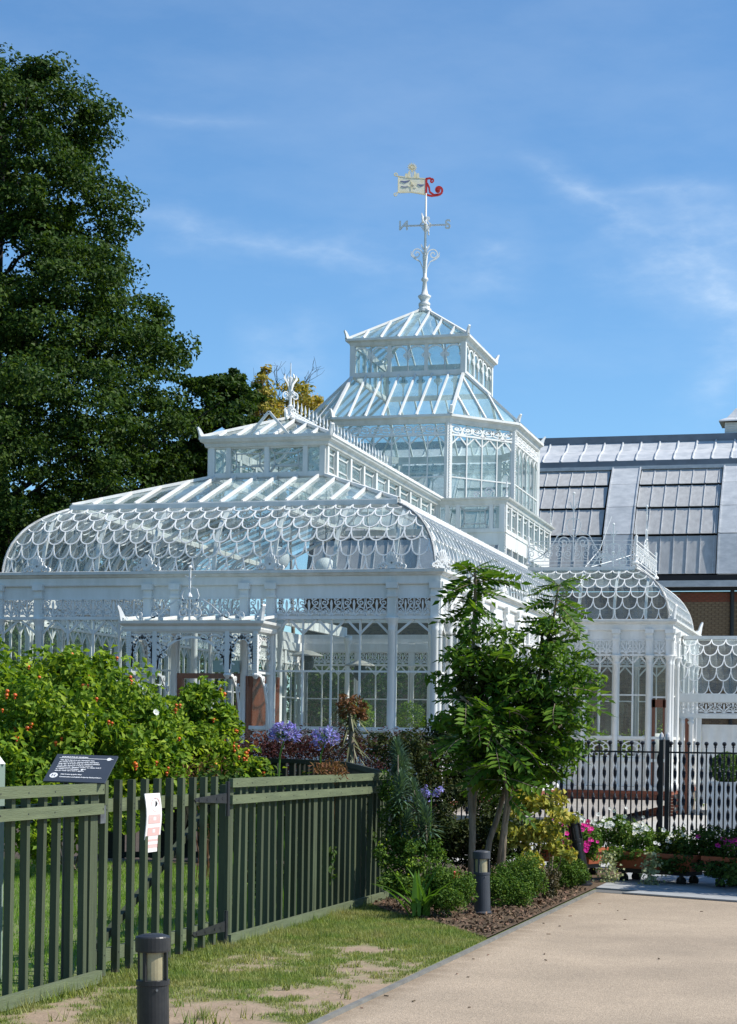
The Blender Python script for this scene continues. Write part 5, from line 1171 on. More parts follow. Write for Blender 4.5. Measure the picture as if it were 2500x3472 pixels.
m.slab([o_ + ux * (.055 * k + a) + vy * (.062 + b) + nn * .003 for a, b in ((-.010, -.0015), (.010, -.0015), (.010, .0015), (-.010, .0015))], nn * .001); m.build('emblem', BLACKP, SG)
# notice fixed to the gate
q0 = at(500, 2690, 'x', FU + .04); q1 = at(556, 2880, 'x', FU + .04)
NT = empty('notice', (FU + .04, (q0.y + q1.y) / 2, 0), 'faded red and white notice fixed to the green gate', 'notice')
ya, yb, zt_, zb_ = at(497, 2690, 'x', FU + .05).y, at(548, 2690, 'x', FU + .05).y, at(525, 2690, 'x', FU + .05).z, at(535, 2888, 'x', FU + .05).z
m = MB(); V = []
for i in range(9):
    f = i / 8; z = zt_ + (zb_ - zt_) * f; off_ = .025 + .012 * math.sin(f * 5); V += [(FU + off_ + .012, ya + .05 * f, z), (FU + off_ + .012, yb + .05 * f, z), (FU + off_ + .006, yb + .05 * f, z), (FU + off_ + .006, ya + .05 * f, z)]
m.add(V, [(4 * i + j, 4 * i + (j + 1) % 4, 4 * i + 4 + (j + 1) % 4, 4 * i + 4 + j) for i in range(8) for j in range(4)] + [(0, 1, 2, 3), (32, 33, 34, 35)]); m.build('sheet', NOTICE, NT)
def nz_(f): return zt_ + (zb_ - zt_) * f
def nrect(f0, f1, a, b, nm, mt, d=.0135):
    m = MB(); W = yb - ya; V = []; K = 5
    for i in range(K): f = f0 + (f1 - f0) * i / (K - 1); off_ = .025 + .012 * math.sin(f * 5) + d; V += [(FU + off_, ya + .05 * f + W * a, nz_(f)), (FU + off_, ya + .05 * f + W * b, nz_(f))]
    m.add(V, [(2 * i, 2 * i + 1, 2 * i + 3, 2 * i + 2) for i in range(K - 1)]); return m.build(nm, mt, NT)
nrect(.36, .51, .12, .9, 'print_block', PINKP); nrect(.58, .72, .12, .9, 'print_block', PINKP); nrect(.78, .93, .12, .9, 'print_block', PINKP)
for f in (.43, .64): nrect(f - .03, f + .03, .42, .6, 'print_mark', NOTICE, .0145)
nrect(.82, .87, .18, .84, 'print_mark', NOTICE, .0145)
m = MB(); W = yb - ya; m.slab([(FU + .047, ya + .01 + W * .62, nz_(.12)), (FU + .047, ya + .01 + W * .74, nz_(.17)), (FU + .047, ya + .01 + W * .7, nz_(.21)), (FU + .047, ya + .01 + W * .55, nz_(.235)), (FU + .047, ya + .01 + W * .6, nz_(.18))], (.001, 0, 0)); m.build('pictogram', BLACKP, NT)
m = MB(); m.tube([(FU + .048, ya + .01 + W * (.6 + .26 * math.cos(R(a))), nz_(.19 + .12 * math.sin(R(a)))) for a in range(0, 360, 18)], .0025, 4, True); m.build('ring', PINKP, NT)
p = at_depth(-14, 2700, 12.9); t = empty('garden_post', (p.x, p.y, 0), 'grey-green square post with white pyramid top at left edge', 'post')
z1 = at_depth(0, 2590, 12.9).z; MB().box(p.x - .045, p.x + .045, p.y - .045, p.y + .045, 0, z1).build('shaft', mat('grey_green_paint', (.20, .26, .21), .5), t); MB().lathe((p.x, p.y, z1), [(.07, 0), (.004, .08)], 4).build('cap', WHITE, t)
# ------------------------------------------------------------------ black iron railings and gate posts
RV = -7.6; RZ = 1.63
PLAIN = MB().lathe((0, 0, 0), [(.011, .08), (.011, RZ + .07), (.02, RZ + .08), (.012, RZ + .10)], 8).lathe((0, 0, RZ + .125), [(.031 * math.sin(R(a)) + .0005, -.031 * math.cos(R(a))) for a in range(0, 181, 30)], 8).mesh('plain_bar', IRON)
tw = MB(); vs = []; fs = []; n = 64
for i in range(n + 1):
    z = .10 + (RZ - .10) * i / n; a = math.pi * z / .19; c_, s_ = math.cos(a), math.sin(a)
    for x, y in ((-.024, -.004), (.024, -.004), (.024, .004), (-.024, .004)): vs.append((x * c_ - y * s_, x * s_ + y * c_, z))
for i in range(n):
    for j in range(4): fs.append((i * 4 + j, i * 4 + (j + 1) % 4, i * 4 + 4 + (j + 1) % 4, i * 4 + 4 + j))
TWIST = tw.add(vs, fs).mesh('twisted_bar', IRON)
def railing(xa, xb, pitch, label, half0=True):
    p, q = at(xa, 2540, 'y', RV), at(xb, 2560, 'y', RV); a, b = p.x, q.x
    t = empty('iron_railing', ((a + b) / 2, RV, 0), label, 'railing')
    for z in (RZ, .14): MB().box(a, b, RV - .016, RV + .016, z - .012, z + .012).build('rail', IRON, t)
    x = a + pitch / 2; k = 0
    while x < b - .02:
        link('twisted_bar' if k % 2 else 'plain_bar', TWIST if k % 2 else PLAIN, t, (x, RV, 0)); x += pitch; k += 1
    return t
railing(1560, 2240, .0755, 'black iron railing with twisted bars and ball tops behind the planters')
railing(2268, 2800, .061, 'closer-spaced black iron railing right of the two gate posts')
for x, l in ((2243, 'left of two black gate posts with silver acorn tops'), (2264, 'right of two black gate posts with silver acorn tops')):
    p = at(x, 2540, 'y', RV); t = empty('gate_post', (p.x, RV, 0), l, 'post', 'iron gate posts'); MB().box(p.x - .030, p.x + .030, RV - .03, RV + .03, 0, RZ + .17).build('shaft', IRON, t)
    MB().lathe((p.x, RV, RZ + .17), [(.03, 0), (.034, .01), (.036, .04), (.026, .08), (.004, .11)], 8).build('acorn', mat('silver_paint', (.5, .5, .5), .4), t)
# ------------------------------------------------------------------ wheeled planters
def planter(p, L, label, ang):
    t = empty('wheeled_planter', (p[0], p[1], 0), label, 'planter', 'planters on castors by the railing'); d = Vector((math.cos(ang), math.sin(ang), 0)); n = Vector((-d.y, d.x, 0)); o = Vector((p[0], p[1], 0))
    m = MB(); a, b = .24, .18; z0, z1 = .19, .37
    q = lambda s, w, z: o + d * s + n * w + V3(0, 0, z)
    lo = [q(-L / 2 + .05, -b, z0), q(L / 2 - .05, -b, z0), q(L / 2 - .05, b, z0), q(-L / 2 + .05, b, z0)]; hi = [q(-L / 2, -a, z1), q(L / 2, -a, z1), q(L / 2, a, z1), q(-L / 2, a, z1)]
    m.add(lo + hi, [(3, 2, 1, 0)] + [(i, (i + 1) % 4, 4 + (i + 1) % 4, 4 + i) for i in range(4)]); m.build('trough', TERRA, t)
    m = MB()
    for i in range(4): m.bar(hi[i], hi[(i + 1) % 4], .035, .05)
    m.build('rim', TERRA, t); MB().add([q(-L / 2 + .03, -.22, z1 - .04), q(L / 2 - .03, -.22, z1 - .04), q(L / 2 - .03, .22, z1 - .04), q(-L / 2 + .03, .22, z1 - .04)], [(0, 1, 2, 3)]).build('soil', BEDSOIL, t)
    m = MB(); m.bar(q(-L / 2 + .1, 0, z0 - .03), q(L / 2 - .1, 0, z0 - .03), .36, .05); m.build('trolley', DARKM, t)
    for s in (-L / 2 + .2, L / 2 - .2):
        for w in (-.15, .15): MB().lathe(q(s, w - .02, .066), [(.02, 0), (.062, .002), (.062, .038), (.02, .04)], 14, axis=tuple(n)).build('castor_wheel', RUBBER, t); MB().bar(q(s, w, .07), q(s, w, z0 - .03), .05, .035).build('castor_fork', DARKM, t)
    return t
PA = math.atan2(sd.y, sd.x)
pp = [at(2115, 2991, 'z', 0), at(2330, 3010, 'z', 0)]
PLN = [(4.98, -10.30), (6.05, -10.75), (7.2, -11.2), (4.02, -9.75)]
PLN[0] = ((pp[0].x + pp[1].x) / 2 + .03, (pp[0].y + pp[1].y) / 2 + .12); PLN[1] = (PLN[0][0] + sd.x * 1.42, PLN[0][1] + sd.y * 1.42)
planter(PLN[0], 1.22, 'terracotta trough on castors with white flowers, in the sun', PA); planter(PLN[1], 1.35, 'terracotta trough on castors in shade at the right', PA); planter(PLN[3], .8, 'terracotta trough mostly hidden behind box bush and pink flowers', PA)
p = at(2465, 2640, 'y', -4.0); t = empty('white_planter', (p.x, -4.0, 0), 'white box planter holding clipped ball bush behind the railing', 'planter'); MB().box(p.x - .28, p.x + .28, -4.2, -3.8, 0, 1.18).build('box', WHITE, t)
TOPI = p
# ------------------------------------------------------------------ plants
def mk(name, loc, label, cat_, group=None): return empty(name, (loc[0], loc[1], 0), label, cat_, group)
def stems(t, base, tops, r_=.012, m_=BARK, name='stems'):
    m = MB()
    for q in tops: limb(m, wob(base + Vector((random.uniform(-.12, .12), random.uniform(-.12, .12), 0)), q, 4, .05), r_, r_ * .4, 5)
    return m.build(name, m_, t)
HIPM = MB().lathe((0, 0, 0), [(.0135 * math.sin(R(a)) + .0003, -.012 * math.cos(R(a))) for a in range(0, 181, 30)], 8).lathe((0, 0, -.012), [(.004, 0), (.008, -.006), (.002, -.014)], 5).mesh('rose_hip', HIP, True)
FLW = {}
def flower_mesh(nm, mt, r_, n=5, cup=.3):
    m = MB()
    for k in range(n):
        a0 = 2 * math.pi * k / n; d = Vector((math.cos(a0), math.sin(a0), 0)); s = Vector((-d.y, d.x, 0)); up = V3(0, 0, 1)
        m.add([d * .1 * r_, d * .6 * r_ + s * .45 * r_ + up * cup * .5 * r_, d * r_ + up * cup * r_, d * .6 * r_ - s * .45 * r_ + up * cup * .5 * r_], [(0, 1, 2, 3)])
    FLW[nm] = m.mesh(nm, mt); return FLW[nm]
def bush(name, label, cat_, cl, n, L, mt, depthc=None, hips=0, flowers=0, young=0, group=None, stem=True, lump=16, hs=1.0, **k):
    """cl: list of (px, py, depth, rx, rz)"""
    C = [(at_depth(x, y, d), (rx, rx, rz)) for x, y, d, rx, rz in cl]; c0 = sum((c for c, _ in C), Vector()) / len(C)
    t = mk(name, c0, label, cat_, group)
    cc = [(tuple(c), r_) for c, r_ in C]
    sub = []
    for c, r_ in cc:   # break every mound into uneven tufts
        for _ in range(lump):
            d = Vector(rng.normal(size=3)).normalized(); d.z = d.z * .8 + .25; f = random.uniform(.35, 1.0); q = random.uniform(.26, .48)
            sub.append(((c[0] + d.x * r_[0] * f, c[1] + d.y * r_[1] * f, c[2] + d.z * r_[2] * f), (r_[0] * q, r_[1] * q, r_[2] * q)))
    fol('foliage', mt, t, sub, n, L, **k)
    if stem: stems(t, Vector((c0.x, c0.y, 0)), [c for c, _ in C])
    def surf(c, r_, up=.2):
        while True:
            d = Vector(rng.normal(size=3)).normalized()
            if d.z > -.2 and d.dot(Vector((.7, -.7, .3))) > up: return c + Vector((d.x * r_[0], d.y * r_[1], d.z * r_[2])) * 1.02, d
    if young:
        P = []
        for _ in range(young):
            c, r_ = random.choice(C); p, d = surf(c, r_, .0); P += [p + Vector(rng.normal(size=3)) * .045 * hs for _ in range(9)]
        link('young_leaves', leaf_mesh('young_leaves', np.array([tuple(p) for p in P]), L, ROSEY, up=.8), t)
    for _ in range(hips):
        c, r_ = random.choice(C); p, d = surf(c, r_, .25)
        for j in range(random.choice((1, 2, 3))): link('rose_hip', HIPM, t, p + Vector(rng.normal(size=3)) * .022 * hs, random.uniform(0, 6), hs * random.uniform(.8, 1.25))
    for _ in range(flowers):
        c, r_ = random.choice(C); p, d = surf(c, r_, .3); o = link('flower', FLW['rose_flower'], t, p + d * .02, scale=hs * random.uniform(.8, 1.2), rot=tuple(d.to_track_quat('Z', 'Y').to_euler()))
    return t
flower_mesh('rose_flower', WHITEF, .032, 8, .35)
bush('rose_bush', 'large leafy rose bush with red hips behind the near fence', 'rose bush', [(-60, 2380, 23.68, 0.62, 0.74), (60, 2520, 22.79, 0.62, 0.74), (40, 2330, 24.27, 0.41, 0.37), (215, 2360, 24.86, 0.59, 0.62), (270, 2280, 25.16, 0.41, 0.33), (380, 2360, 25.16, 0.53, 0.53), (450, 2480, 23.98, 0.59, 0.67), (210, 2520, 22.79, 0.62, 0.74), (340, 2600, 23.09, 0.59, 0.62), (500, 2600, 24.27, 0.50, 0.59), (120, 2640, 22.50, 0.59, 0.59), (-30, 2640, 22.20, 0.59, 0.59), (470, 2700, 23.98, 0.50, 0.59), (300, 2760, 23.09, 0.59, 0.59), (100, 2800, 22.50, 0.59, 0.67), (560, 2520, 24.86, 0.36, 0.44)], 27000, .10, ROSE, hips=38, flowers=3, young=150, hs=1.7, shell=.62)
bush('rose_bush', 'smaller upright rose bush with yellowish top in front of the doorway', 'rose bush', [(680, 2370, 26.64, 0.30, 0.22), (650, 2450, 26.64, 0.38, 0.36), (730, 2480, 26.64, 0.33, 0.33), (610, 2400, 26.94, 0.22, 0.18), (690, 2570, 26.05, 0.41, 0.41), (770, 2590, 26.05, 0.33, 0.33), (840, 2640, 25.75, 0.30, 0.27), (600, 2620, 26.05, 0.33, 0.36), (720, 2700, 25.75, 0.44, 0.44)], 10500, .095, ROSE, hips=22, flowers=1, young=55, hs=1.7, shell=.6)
t = mk('dry_seedheads', at_depth(700, 2620, 22.6), 'brown dry stems and seedheads behind the gate', 'plant'); P = []; 
for k in range(240): a = rng.normal(size=3); P.append(tuple(at_depth(690 + a[0] * 45, 2625 + a[1] * 25, 22.4 + .3 * a[2])))
link('seedheads', leaf_mesh('seedheads', np.array(P), .05, DRY, asp=.25, up=.2), t); stems(t, Vector((*at_depth(700, 2620, 22.6)[:2], 0)), [at_depth(640 + 14 * k, 2610 + random.uniform(-20, 20), 22.5) for k in range(9)], .005, DRY)
t = mk('dry_seedheads', at_depth(1120, 2615, 18.5), 'brown dry plant behind the curved right end of the fence', 'plant'); P = []
for k in range(420): a = rng.normal(size=3); P.append(tuple(at_depth(1120 + a[0] * 28, 2612 + a[1] * 16, 18.4 + .15 * a[2])))
link('seedheads', leaf_mesh('seedheads', np.array(P), .055, DRY, asp=.3, up=.1), t); stems(t, Vector((*at_depth(1120, 2615, 18.5)[:2], 0)), [at_depth(1080 + 12 * k, 2610, 18.4) for k in range(7)], .005, DRY)
bush('garden_perennials', 'leafy perennials crowding behind the long fence run', 'plants', [(760, 2760, 16.8, .3, .4), (880, 2800, 17.4, .32, .45), (980, 2830, 18.2, .3, .4), (1080, 2800, 19.0, .32, .45), (1180, 2780, 19.8, .32, .45), (820, 2950, 16.8, .3, .4), (1030, 2950, 18.4, .3, .35)], 7000, .06, HEDGE, stem=False)
# barberry shrubs
for i, (x, l) in enumerate(((870, 'leftmost burgundy barberry shrub beneath the front windows'), (1000, 'burgundy barberry shrub behind the left violet flower head'), (1110, 'burgundy barberry shrub behind the right violet flower head'), (1270, 'burgundy barberry shrub right of the brown-headed cordyline'), (1420, 'rightmost burgundy barberry shrub near the corner column'))):
    bush('barberry_shrub', l, 'shrub', [(x - 40, 2545, 27.6, .30, .28), (x + 40, 2540, 27.4, .30, .30), (x, 2600, 27.2, .42, .42), (x + 10, 2690, 27.2, .45, .45)], 5200, .035, BARB, group='barberry shrubs in front of the conservatory', shell=.5, asp=.6)
# agapanthus
def agap(x, y, dep, r_, base, label, n=85, droop=0.0):
    c = at_depth(x, y, dep); b = at_depth(*base, dep); t = mk('agapanthus', (b.x, b.y), label, 'flower')
    limb(m := MB(), [Vector((b.x, b.y, 0)), b.lerp(c, .5) + V3(.01, 0, 0), c - V3(0, 0, r_ * .5)], .010, .007, 6); m.build('stalk', STRAP, t)
    P = []; D = []; pm = MB()
    for k in range(n):
        d = Vector(rng.normal(size=3)); d.z = abs(d.z) * .9 - .25 - droop; d.normalize(); tip = c - V3(0, 0, r_ * .5) + d * r_ * random.uniform(.8, 1.15)
        pm.bar(c - V3(0, 0, r_ * .5), tip, .004, .004, mi=0)
        for j in range(5): q = tip + Vector(rng.normal(size=3)) * .012 + d * .015; P.append(tuple(q)); D.append(tuple(d))
    pm.build('pedicels', STRAP, t); link('florets', leaf_mesh('florets', np.array(P), .042, BLUEF, asp=.38, up=0, dirs=np.array(D)), t)
agap(968, 2476, 17.0, .105, (925, 2640), 'left of two violet agapanthus flower heads above the fence'); agap(1105, 2492, 19.2, .118, (1065, 2630), 'right of two violet agapanthus flower heads above the fence')
agap(1462, 2668, 19.4, .10, (1455, 2800), 'fading violet agapanthus among the spurge stems', 26, .3)
p = at_depth(940, 2900, 17.3); t = mk('agapanthus', p, 'violet flower spikes half hidden behind the fence slats', 'flower'); P = [tuple(at_depth(1030 + rng.normal() * 12, 2870 + rng.normal() * 35, 18.2)) for _ in range(60)]; link('florets', leaf_mesh('florets', np.array(P), .05, BLUEF, asp=.4), t)
# strap leaves: arching blades, each its own part
def blade(p, az, L, rise, w, curl=1.0):
    m = MB(); d = Vector((math.cos(az), math.sin(az), 0)); s = Vector((-d.y, d.x, 0)); n = 8; V = []
    for i in range(n + 1):
        f = i / n; a = rise - curl * f * f; q = Vector(p) + d * (L * f * math.cos(rise) + L * .35 * f * f * curl * .6) + V3(0, 0, L * (math.sin(rise) * f - .42 * curl * f * f)); ww = w * (1 - f ** 3) * (.6 + .4 * min(1, f * 4)); V += [q - s * ww + V3(0, 0, ww * .5), q, q + s * ww + V3(0, 0, ww * .5)]
    m.add(V, [(3 * i + j, 3 * i + 3 + j, 3 * i + 4 + j, 3 * i + 1 + j) for i in range(n) for j in (0, 1)]); return m
p = at_depth(1428, 3010, 18.0); p.z = .03; t = mk('strap_leaf_lily', p, 'clump of glossy strap leaves beside the fence end', 'plant')
for k in range(30):
    az = 2 * math.pi * k / 30 + random.uniform(-.2, .2); blade(p + V3(random.uniform(-.08, .08), random.uniform(-.08, .08), 0), az, random.uniform(.42, .74), R(random.uniform(45, 80)), random.uniform(.015, .024), random.uniform(.4, 1.0)).build('strap_leaf', STRAP, t)
for x in (1405, 1423): q = at_depth(x, 3000, 17.9); blade((q.x, q.y, .05), random.uniform(0, 6), .46, R(87), .026, .05).build('strap_leaf', STRAP, t)
for i, (x, y, dep) in enumerate(((860, 2700, 16.8), (800, 2690, 16.6), (1010, 2690, 17.9))):
    q = at_depth(x, y, dep); t = mk('iris_clump', q, ('upright pale green iris leaves just behind the gate hinge post', 'upright iris leaves behind the left end of long fence', 'upright iris leaves behind the middle of long fence')[i], 'plant')
    for k in range(12): blade((q.x + random.uniform(-.12, .12), q.y + random.uniform(-.12, .12), 0), random.uniform(0, 6.28), random.uniform(.9, 1.35), R(random.uniform(82, 89)), .02, .08).build('strap_leaf', STRAP, t)
# cordyline with brown head
q = at_depth(1190, 2410, 26.5); t = mk('cordyline', q, 'cordyline with brown withered head and hanging strap leaves', 'plant'); limb(m := MB(), [Vector((q.x, q.y, 0)), q + V3(.02, 0, -.4), q], .05, .04); m.build('trunk', BARK, t)
fol('withered_head', DRY, t, [((q.x + random.uniform(-.17, .17), q.y + random.uniform(-.15, .15), q.z + random.uniform(-.14, .18)), (.07, .07, .06)) for _ in range(18)], 620, .075, shell=.1, asp=.3)
for k in range(60): az = random.uniform(0, 6.28); blade(q + V3(0, 0, random.uniform(-.55, .0)), az, random.uniform(.25, .45), R(random.uniform(-75, 25)), .016, .7).build('strap_leaf', mat('pale_strap', (.10, .125, .05), .5, (.16, .15, .07), 4, .5) if k == 0 else MATS['pale_strap'], t)
# spurge rosettes
def rosette_mesh():
    P = []; D = []; V = []; Fc = []
    for k in range(120):
        f = k / 120; az = k * 2.39996; el = R(-35 + 110 * f ** .8); d = Vector((math.cos(az) * math.cos(el), math.sin(az) * math.cos(el), math.sin(el))); b = Vector((0, 0, -.16 + .18 * f)); L = .155 * (1 - .35 * f); s = Vector((-math.sin(az), math.cos(az), 0)) * .0085; mid = b + d * L * .55 + V3(0, 0, .012)
        i = len(V); V += [b - s * .4, b + s * .4, mid + s, mid - s, b + d * L]; Fc += [(i, i + 1, i + 2, i + 3), (i + 3, i + 2, i + 4)]
    m = MB(); m.add(V, Fc); return m.mesh('rosette', EUPH)
ROS = rosette_mesh(); t = mk('spurge', at_depth(1400, 2800, 19.2), 'grey-green bottlebrush spurge stems at the fence end', 'plant')
for x, y, dep, s in ((1350, 2535, 19.6, 1.15), (1362, 2570, 19.5, 1.05), (1362, 2650, 19.2, 1.25), (1352, 2700, 19.2, 1.1), (1405, 2670, 19.4, 1.05), (1418, 2710, 19.3, 1.0), (1441, 2752, 19.0, 1.3), (1432, 2790, 19.0, 1.05), (1380, 2770, 19.1, 1.0), (1370, 2600, 19.7, 1.0), (1340, 2610, 19.6, .9)):
    q = at_depth(x, y, dep); link('rosette', ROS, t, q, scale=s, rot=(random.uniform(-.25, .25), random.uniform(-.25, .25), random.uniform(0, 6)))
stems(t, Vector((*at_depth(1400, 2800, 19.2)[:2], 0)), [at_depth(x, y, 19.3) for x, y in ((1350, 2560), (1362, 2660), (1405, 2680), (1441, 2760), (1380, 2770))], .013)
bush('leafy_climber', 'light green small-leaved climber against the fence end', 'plant', [(1320, 2680, 19.5, .10, .2), (1330, 2790, 19.3, .16, .25), (1370, 2860, 19.2, .2, .22), (1330, 2920, 19.0, .18, .2), (1400, 2930, 18.9, .22, .2), (1340, 3000, 18.7, .2, .14), (1470, 2900, 19.0, .14, .14), (1390, 3010, 18.6, .2, .12)], 7500, .038, BOX, young=5)
# dark evergreen mass behind
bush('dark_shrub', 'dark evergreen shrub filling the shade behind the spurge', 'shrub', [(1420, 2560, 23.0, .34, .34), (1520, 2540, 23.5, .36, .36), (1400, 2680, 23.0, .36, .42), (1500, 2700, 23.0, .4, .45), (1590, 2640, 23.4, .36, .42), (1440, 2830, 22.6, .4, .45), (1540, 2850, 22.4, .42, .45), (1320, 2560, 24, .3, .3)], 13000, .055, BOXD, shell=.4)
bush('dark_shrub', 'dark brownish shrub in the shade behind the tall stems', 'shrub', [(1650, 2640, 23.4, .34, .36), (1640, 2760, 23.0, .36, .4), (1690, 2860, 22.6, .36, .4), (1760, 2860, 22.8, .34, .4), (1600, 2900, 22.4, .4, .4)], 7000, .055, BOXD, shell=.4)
bush('golden_shrub', 'yellow-leaved shrub seen between the tall stems', 'shrub', [(1620, 2620, 24.0, .26, .16), (1590, 2590, 24.2, .2, .14)], 700, .07, VARI)
bush('variegated_shrub', 'yellow variegated shrub at the foot of the tall shrub', 'shrub', [(1740, 2720, 22.2, .2, .16), (1800, 2720, 22.0, .26, .22), (1870, 2740, 22.0, .24, .2), (1770, 2820, 21.6, .28, .28), (1860, 2830, 21.6, .26, .26), (1800, 2910, 21.4, .28, .22), (1920, 2770, 22.2, .16, .14), (1900, 2890, 21.6, .2, .2)], 1700, .085, VARI, shell=.3, lump=9)
# clipped box and small bushes
bush('box_bush', 'rounded box bush beside the grey bollard light', 'bush', [(1735, 2975, 19.7, .27, .26), (1700, 3010, 19.4, .2, .22), (1780, 2995, 19.6, .23, .24), (1740, 3040, 19.4, .26, .2)], 13000, .027, BOX, shell=.6, lump=26)
bush('box_bush', 'rounded box bush in front of the leaning black bollard', 'bush', [(1930, 2950, 22.2, .20, .20), (1950, 2970, 22.0, .18, .18), (1905, 2975, 22.0, .2, .2)], 9000, .027, BOX, shell=.6, lump=26)
bush('brown_bush', 'small bronze bush between the two box bushes', 'bush', [(1845, 2985, 20.8, .16, .18), (1855, 3020, 20.6, .14, .14)], 3000, .03, mat('bronze_leaf', (.10, .07, .03), .5, (.07, .075, .03), 4, .5, island=.4, trans=.2))
bush('box_bush', 'box bush with a red bloom left of the grey bollard light', 'bush', [(1530, 3010, 18.2, .20, .18), (1490, 3030, 18.2, .15, .15), (1570, 3030, 18.2, .14, .16), (1520, 3060, 18.1, .24, .17), (1500, 3000, 18.2, .2, .2)], 9500, .028, BOX, shell=.6, lump=24)
t = mk('red_bloom', at_depth(1548, 2975, 18.1), 'red bloom above the box bush by the bollard', 'flower'); P = [tuple(at_depth(1548 + rng.normal() * 6, 2970 + rng.normal() * 6, 18.1)) for _ in range(40)]; link('petals', leaf_mesh('petals', np.array(P), .03, mat('red_petal', (.55, .02, .02), .5), asp=.7), t); stems(t, Vector((*at_depth(1548, 2975, 18.1)[:2], 0)), [at_depth(1548, 2972, 18.1)], .004)
# bedding plants in the planters
def bedding(name, label, cl, n, L, fl, nfl, fs, fcl=None, leafm_=PETL):
    t = bush(name, label, 'flowers', cl, n, L, leafm_, stem=False); m = flower_mesh(name + '_bloom', fl, fs, 5, .25)
    for _ in range(nfl):
        x, y, d, rx, rz = random.choice(fcl or cl); q = at_depth(x, y, d - rx * .8) + Vector(rng.normal(size=3)) * rx * .5; dn = Vector((random.uniform(-.2, .6), -1, random.uniform(.2, 1.0))).normalized()
        link('bloom', m, t, q, scale=random.uniform(.8, 1.3), rot=tuple(dn.to_track_quat('Z', 'Y').to_euler()))
    return t
bedding('white_petunias', 'white flowers spilling from the sunlit planter', [(2060, 2840, 23.8, .22, .2), (2120, 2830, 23.8, .24, .24), (2170, 2860, 23.6, .2, .22), (2090, 2790, 24.0, .12, .12), (2110, 2900, 23.5, .26, .14), (2200, 2900, 23.4, .16, .14)], 5200, .045, WHITEF, 60, .028, [(2060, 2790, 23.8, .12, .1), (2120, 2780, 23.8, .12, .1), (2160, 2800, 23.6, .12, .1), (2180, 2810, 23.5, .08, .08), (2020, 2790, 23.9, .1, .06)])
bedding('pink_geraniums', 'bright pink flowers beside the leaning black bollard', [(1960, 2840, 23.2, .22, .2), (1910, 2850, 23.2, .2, .2), (2000, 2870, 23.0, .18, .2)], 2600, .05, PINKF, 46, .028, [(1890, 2790, 22.9, .10, .08), (1905, 2830, 22.9, .14, .1), (1985, 2800, 22.8, .08, .1), (2000, 2840, 22.7, .12, .1), (1990, 2870, 22.7, .1, .08)])
bedding('white_geraniums', 'small white flower cluster above the leaning black bollard', [(1950, 2800, 23.4, .12, .08)], 200, .04, WHITEF, 26, .026, [(1950, 2782, 23.2, .12, .03), (1925, 2782, 23.2, .08, .03), (1970, 2780, 23.2, .08, .03)])
bedding('shaded_bedding', 'dark flowering plants filling the shaded planter at right', [(2270, 2880, 23.6, .24, .22), (2340, 2880, 23.2, .26, .24), (2420, 2890, 22.9, .28, .26), (2500, 2890, 22.6, .28, .26), (2300, 2940, 23.0, .26, .14), (2450, 2950, 22.6, .3, .14)], 6500, .05, PINKF, 12, .032, [(2370, 2840, 22.9, .1, .08), (2440, 2850, 22.7, .14, .08), (2490, 2860, 22.5, .12, .06)], HEDGE)
bedding('pale_petunias', 'small white blooms along the shaded planter', [(2260, 2840, 23.6, .14, .1), (2310, 2845, 23.4, .14, .1)], 300, .04, WHITEF, 18, .026)
for i, (x, y0, y1, dep, l) in enumerate(((2065, 2890, 3000, 23.2, 'pale variegated ivy trailing from the left of sunlit planter'), (2205, 2890, 3005, 22.9, 'variegated ivy trailing from the right of sunlit planter'), (2480, 2930, 3000, 22.0, 'ivy trailing from the shaded planter at right edge'))):
    t = mk('trailing_ivy', at_depth(x, y1, dep), l, 'ivy'); P = [tuple(at_depth(x + rng.normal() * (15 + 8 * f), y0 + (y1 - y0) * f, dep + rng.normal() * .05)) for f in rng.uniform(0, 1, 260)]
    link('ivy_leaves', leaf_mesh('ivy_leaves', np.array(P), .042, IVY if i < 2 else HEDGE, asp=.9, up=.2, out=np.tile([.3, -.8, .2], (260, 1))), t)
    m = MB(); [m.tube(wob(at_depth(x + k * 8, y0, dep + .03), at_depth(x + k * 10, y1, dep), 4, .02), .003, 4) for k in (-1, 0, 1)]; m.build('vine', BARK, t)
t = mk('clipped_ball', (TOPI.x, -4.0), 'clipped green ball bush in the white planter', 'bush'); zc = 1.40; fol('foliage', BOX, t, [((TOPI.x, -4.0, zc), (.27, .27, .25))], 4500, .035, shell=.8)
# ------------------------------------------------------------------ tall pinnate shrub on bare stems
T = empty('tall_shrub', tuple(Vector((*at_depth(1640, 2960, 20.6)[:2], 0))), 'tall multi-stemmed shrub with feathery leaves before the conservatory', 'shrub')
DS = 20.6
ST = [[(1597, 2965), (1603, 2818), (1597, 2707), (1590, 2615), (1594, 2523), (1600, 2400), (1604, 2250), (1608, 2100), (1612, 1980), (1612, 1930)],
      [(1636, 2898 + 60), (1660, 2850), (1687, 2773), (1717, 2656), (1770, 2500), (1815, 2350), (1850, 2200), (1880, 2080), (1895, 1985)],
      [(1695, 2950), (1713, 2799), (1730, 2700), (1750, 2560), (1790, 2450), (1860, 2380)],
      [(1600, 2930), (1612, 2700), (1640, 2500), (1690, 2330), (1730, 2250)],
      [(1690, 2930), (1720, 2700), (1700, 2560), (1660, 2440), (1560, 2360)],
      [(1715, 2750), (1790, 2600), (1850, 2500), (1930, 2440)]]
SP = []
for i, s in enumerate(ST):
    pts = [at_depth(x, y, DS + (0, .2, -.1, .5, -.3, .1)[i] + .02 * k) for k, (x, y) in enumerate(s)]
    if i < 3: pts[0].z = .0
    r0 = (.040, .036, .036, .022, .022, .02)[i]; m = MB(); N = len(pts); m.tube(pts, [r0 + (.012 - r0) * k / (N - 1) for k in range(N)], 8); m.build('stem', BARK, T, True); SP.append(pts)
